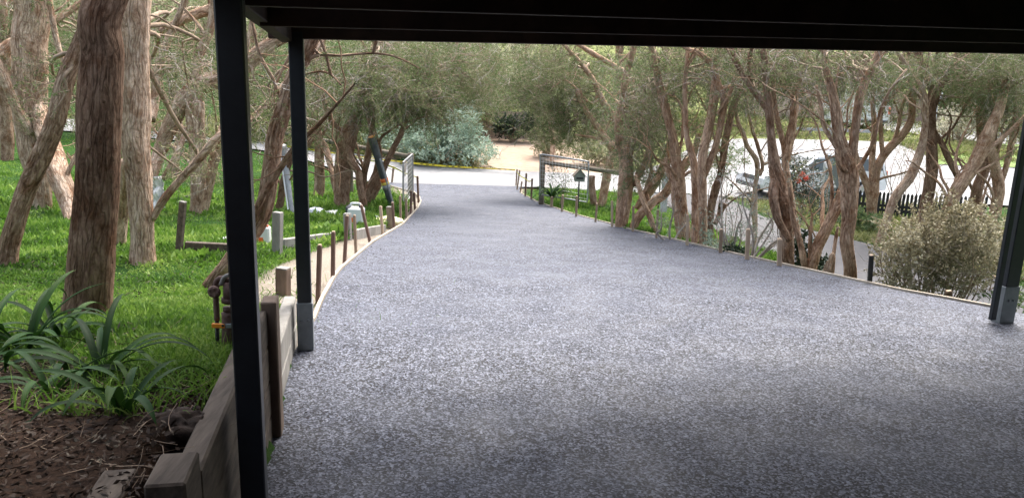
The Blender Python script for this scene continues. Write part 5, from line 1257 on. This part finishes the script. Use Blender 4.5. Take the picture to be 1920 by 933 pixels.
# strap leaf plants
def strap_plant(label, px, py, seed, n, L, tilt=1., name='strap_leaf_plant', grp='strap-leaf plants in the mulch bed', wd=.028, Yf=None):
    rg = np.random.default_rng(seed); p = hit(px, py) if Yf is None else P(px,py,Yf); o = thing(name, label, 'plant', p, grp)
    for i in range(n):
        a = 2*math.pi*i/n*1.0+rg.uniform(-.5,.5); l = L*rg.uniform(.65,1.15); w = wd*rg.uniform(.8,1.2); el = rg.uniform(.75,1.35)
        K = 18; d = np.array([math.cos(a), math.sin(a)]); pos = np.array([p[0],p[1],p[2]-.01])+[d[0]*.015,d[1]*.015,0]; pts = [pos.copy()]; e = el
        droop = rg.uniform(1.2,2.9)*tilt
        for k in range(1, K):
            e -= droop/K*(.35+1.3*k/K); pos = pos+np.array([d[0]*math.cos(e), d[1]*math.cos(e), math.sin(e)])*l/K; g = float(tz(pos[0],pos[1]))
            if pos[2] < g+.01: pos[2] = g+.01
            pts.append(pos.copy())
        pts = np.array(pts); side = np.array([-d[1], d[0], 0]); t = np.linspace(0,1,K)
        ww = w*np.interp(t, [0,.1,.5,.8,1], [.55,.8,1,.75,.03])/2; tw = rg.uniform(-.5,.5)*t
        T = np.gradient(pts, axis=0); T /= np.linalg.norm(T, axis=1)[:,None]; nn = np.cross(side, T)
        sd_ = side[None]*np.cos(tw)[:,None]+nn*np.sin(tw)[:,None]; keel = nn*(ww*.35)[:,None]
        G = np.stack([pts-sd_*ww[:,None], pts-sd_*ww[:,None]*.5+keel*.6, pts+keel, pts+sd_*ww[:,None]*.5+keel*.6, pts+sd_*ww[:,None]], 1)
        mb_ = MB(); mb_.sheet(G); mb_.hasr = True; mb_.rnd = [np.full(mb_.n, rg.random())]; ob = mb_.build('leaf', M['leaf_strap'], o)
        ob.location = (0,0,0)
    return o
strap_plant('big clump of arching dark strap leaves right at the foot of the thick trunk', 190, 705, 11, 15, .47)
strap_plant('small strap-leaf plant with long leaves reaching right, nearest the rock', 232, 775, 22, 9, .38)
strap_plant('strap-leaf plant of few broad leaves at the left in bare mulch', 95, 735, 13, 8, .36)
strap_plant('tall dense strap-leaf clump at the far left edge below the leaning trunk', 50, 655, 14, 17, .54)
strap_plant('strap-leaf clump cut by the left edge of the picture', -40, 700, 15, 13, .46)
strap_plant('far strap-leaf clump behind the others, left of the thick trunk', 105, 640, 16, 12, .40)
strap_plant('fern-like green strap plant at the foot of the right gate', 1035, 372, 17, 26, .75, 1., 'strap_leaf_plant', None, .06, Yf=19.6)

# ================================================================== GROUND COVER
def scatter_grass(name, label, n, xf, yr, size, seed, m_='grass', dens=None, p=1.6, broad=.35):
    rg = np.random.default_rng(seed); u = rg.random(n); a, b = yr
    y = (a**(1-p)+u*(b**(1-p)-a**(1-p)))**(1/(1-p)) if p != 1 else a*(b/a)**u
    x0, x1 = xf(y); x = x0+(x1-x0)*rg.random(n)
    k = fbm(np.stack([x*1.1, y*1.1, 0*x],1), 3); keep = rg.random(n) < np.clip(.78+k*1.2, .04, 1)
    if dens is not None: keep &= rg.random(n) < dens(x, y)
    x, y, k = x[keep], y[keep], k[keep]; n = len(x); z = tz(x, y)-.01
    dist = np.hypot(x, y); s = size*(.55+.9*rg.random(n))*(1+.7*k)*np.clip(dist/7, .8, 2.2); s = np.maximum(s, size*.4)
    hgt = rg.random(n)**.6*s*.6
    pos = np.stack([x, y, z+hgt*.7], 1); d = np.stack([rg.normal(size=n)*.65, rg.normal(size=n)*.65, rg.uniform(.35,1.2,n)], 1)
    mb = MB(); mb.leaves(pos, d, s, s*broad*rg.uniform(.4,1.1,n)*np.clip(7/dist+.35,.6,1.15), rg)
    return tag(mb.build(name, M[m_], None, False), label, 'grass', kind='stuff')
def lawnL(y):
    r = np.where(y < 4.7, wallx(y)-.1, Lx(y)-np.interp(y, [4.6,6,8,11,14,20,24.5], [.45,.65,.45,.25,.12,.3,.6])); return (np.minimum(-2.6, -y*.86-1.2), r)
scatter_grass('grass', 'lush bright green grass and weeds covering the left garden', 470000, lawnL, (2.7,40), .045, 1,
              dens=lambda x, y: (y < np.interp(x, [-60,-30,-16,-9.5,-5.6,-4], [51,42,36.8,32.4,26.8,26]))*sstep((y-2.75-.25*fbm(np.stack([x*2,y*2,0*x],1),2))/.5)*(1-.9*sstep(1-np.hypot(x+1.65,(y-3.15)*1.2)/.33)))
scatter_grass('grass', 'bright green grass bank right of the driveway', 130000, lambda y: (Rx(y)+.07, np.interp(y, [6,10,15,20,26], [5.8,5.8,5.2,4.8,4.4])), (8,26), .05, 2, p=1.3,
              dens=lambda x, y: sstep((y-8.5)/2)*(1-.8*((x < Rx(y)+.5)&(y > 21))))
scatter_grass('verge_grass', 'yellow green grass strip between the lane and the white car', 60000, lambda y: (np.interp(y, [12,16.5,20,26], [9,8,7.3,7.2]), 15+0*y), (13,25.2), .06, 3, 'grass_dry', p=1.1)
scatter_grass('verge_grass', 'sunlit yellow green verge beyond the road at upper right', 60000, lambda y: (8+0*y, 32+0*y), (37.8,48), .10, 4, 'grass_dry', p=1.1,
              dens=lambda x, y: 1.-((x > 19)&(x < 33)&(y < 60)&(x > 20))*.8)
scatter_grass('verge_grass', 'rough green verge beyond the far road edge on the left', 50000, lambda y: (-34+0*y, -3.2+0*y), (33.5,48), .16, 5, 'grass_dry', p=1.1,
              dens=lambda x, y: (y > 31+np.clip(-x-4,0,40)*.62+1.0))
isl = [hit(x,y) for x,y in ((1755,312),(1990,322),(1990,276),(1775,272))]
strip('verge_island', [isl[0][:2],isl[1][:2]], [isl[3][:2],isl[2][:2]], .11, noisy('verge_green', (.10,.16,.04), (.2,.27,.08), 8, 1., bump=.5), 20, 8)
_x0, _x1, _y0, _y1 = isl[0][0], isl[1][0], isl[0][1], isl[3][1]
scatter_grass('verge_grass', 'green grass patch at the roadside seen beside the right carport post', 14000, lambda y: (_x0+.3+0*y, _x1+0*y), (_y0+.2,_y1-.2), .09, 8, 'grass_dry', p=1.1)
# long blades at the wall
def longgrass(label, cx, cy, rx, ry, n, L, seed):
    rg = np.random.default_rng(seed); x = cx+rg.normal(size=n)*rx; y = cy+rg.normal(size=n)*ry; y = np.maximum(y, 2.2); x = np.minimum(x, np.where(y < 4.8, wallx(y)-.11, x)); z = tz(x, y)
    mb = MB(); K = 5; d = np.stack([rg.normal(size=n)*.5, rg.normal(size=n)*.5, 1+0*x],1); p = np.stack([x,y,z],1); q = p.copy(); d /= np.linalg.norm(d,axis=1)[:,None]
    side = np.cross(d, rg.normal(size=(n,3))); side /= np.linalg.norm(side,axis=1)[:,None]; rows = []; l = L*rg.uniform(.4,1.2,n)
    for k in range(K):
        w = .0035*(1-k/(K-1))+.0003; rows.append(np.stack([q-side*w, q+side*w],1)); d = d+np.array([0,0,-.22])*k+0; d /= np.linalg.norm(d,axis=1)[:,None]; q = q+d*(l/(K-1))[:,None]
    V = np.stack(rows,1).reshape(-1,3); i = np.arange(n)[:,None]*K*2; j = np.arange(K-1)[None]*2
    mb.add(V, np.stack([i+j, i+j+1, i+j+3, i+j+2],-1).reshape(-1,4), rnd=np.repeat(rg.random(n), K*2))
    return tag(mb.build('long_grass', M['grass'], None, False), label, 'grass', kind='stuff')
longgrass('long arching grass blades spilling over the retaining wall sleepers', -1.32, 2.75, .16, .3, 1500, .13, 31)
longgrass('long grass around the thick trunk and wall post stub', -1.75, 4.1, .35, .4, 1600, .10, 32)
longgrass('scattered taller blades across the near lawn', -2.7, 4.6, 1.0, 1.1, 3500, .12, 33)
# bark mulch
rg = np.random.default_rng(9); n = 16000; y = rg.uniform(1.3,3.3,n); x = wallx(y)-.09-rg.random(n)*2.2
mb = MB(); mb.leaves(np.stack([x,y,tz(x,y)+.006+rg.random(n)*.012],1), np.stack([rg.normal(size=n),rg.normal(size=n),rg.normal(size=n)*.25],1), rg.uniform(.008,.035,n), rg.uniform(.004,.012,n), rg)
tag(mb.build('bark_mulch', M['chips'], None, False), 'reddish brown bark mulch and leaf litter in the near garden bed', 'mulch', kind='stuff')
mb = MB(); n = 420; y = rg.uniform(1.4,3.4,n); x = wallx(y)-.1-rg.random(n)*2
mb.twigs(np.stack([x,y,tz(x,y)+.01],1), np.stack([rg.normal(size=n),rg.normal(size=n),rg.normal(size=n)*.08],1), rg.uniform(.05,.22,n), .0016, rg, 5, .12)
tag(mb.build('fallen_twigs', M['twig'], None, True), 'thin fallen twigs lying on the mulch', 'twigs', kind='stuff')
# litter at the foot of the right form board and around stakes
n = 5000; y = rg.uniform(5.8,24,n)**1.0; x = Rx(y)+.05+rg.random(n)**2*.5
mb = MB(); mb.leaves(np.stack([x,y,tz(x,y)+.02],1), np.stack([rg.normal(size=n),rg.normal(size=n),rg.normal(size=n)*.2],1), rg.uniform(.02,.05,n), .012, rg)
tag(mb.build('leaf_litter', M['chips'], None, False), 'brown leaf litter along the right form board', 'leaf litter', kind='stuff')

scatter_grass('weeds', 'light green broad leafed weeds growing through the left lawn', 60000, lawnL, (2.9,22), .06, 6, broad=.75,
              dens=lambda x, y: sstep((fbm(np.stack([x*.9+5, y*.9, 0*x],1), 3)-.05)/.25))
n = 7000; y = rg.uniform(3.0,16,n); a_, b_ = lawnL(y); x = a_+(b_-a_)*rg.random(n)
mb = MB(); mb.leaves(np.stack([x,y,tz(x,y)+.02+rg.random(n)*.02],1), np.stack([rg.normal(size=n),rg.normal(size=n),rg.normal(size=n)*.3],1), rg.uniform(.015,.06,n), .01, rg)
tag(mb.build('bark_litter', M['chips'], None, False), 'fallen brown bark strips and leaves scattered over the left lawn', 'leaf litter', kind='stuff')

n = 420; y = rg.uniform(1.5,25,n); side_ = rg.random(n) < .5; e_ = rg.random(n)**2.2*.7+.03; x = np.where(side_, Lx(y)+e_+.02, Rx(y)-e_)
mb = MB(); mb.leaves(np.stack([x,y,zd(y)+.006],1), np.stack([rg.normal(size=n),rg.normal(size=n),rg.normal(size=n)*.08],1), rg.uniform(.012,.035,n), .007, rg)
tag(mb.build('fallen_leaves', M['chips'], None, False), 'small brown fallen leaves along the concrete driveway edges', 'leaf litter', kind='stuff')
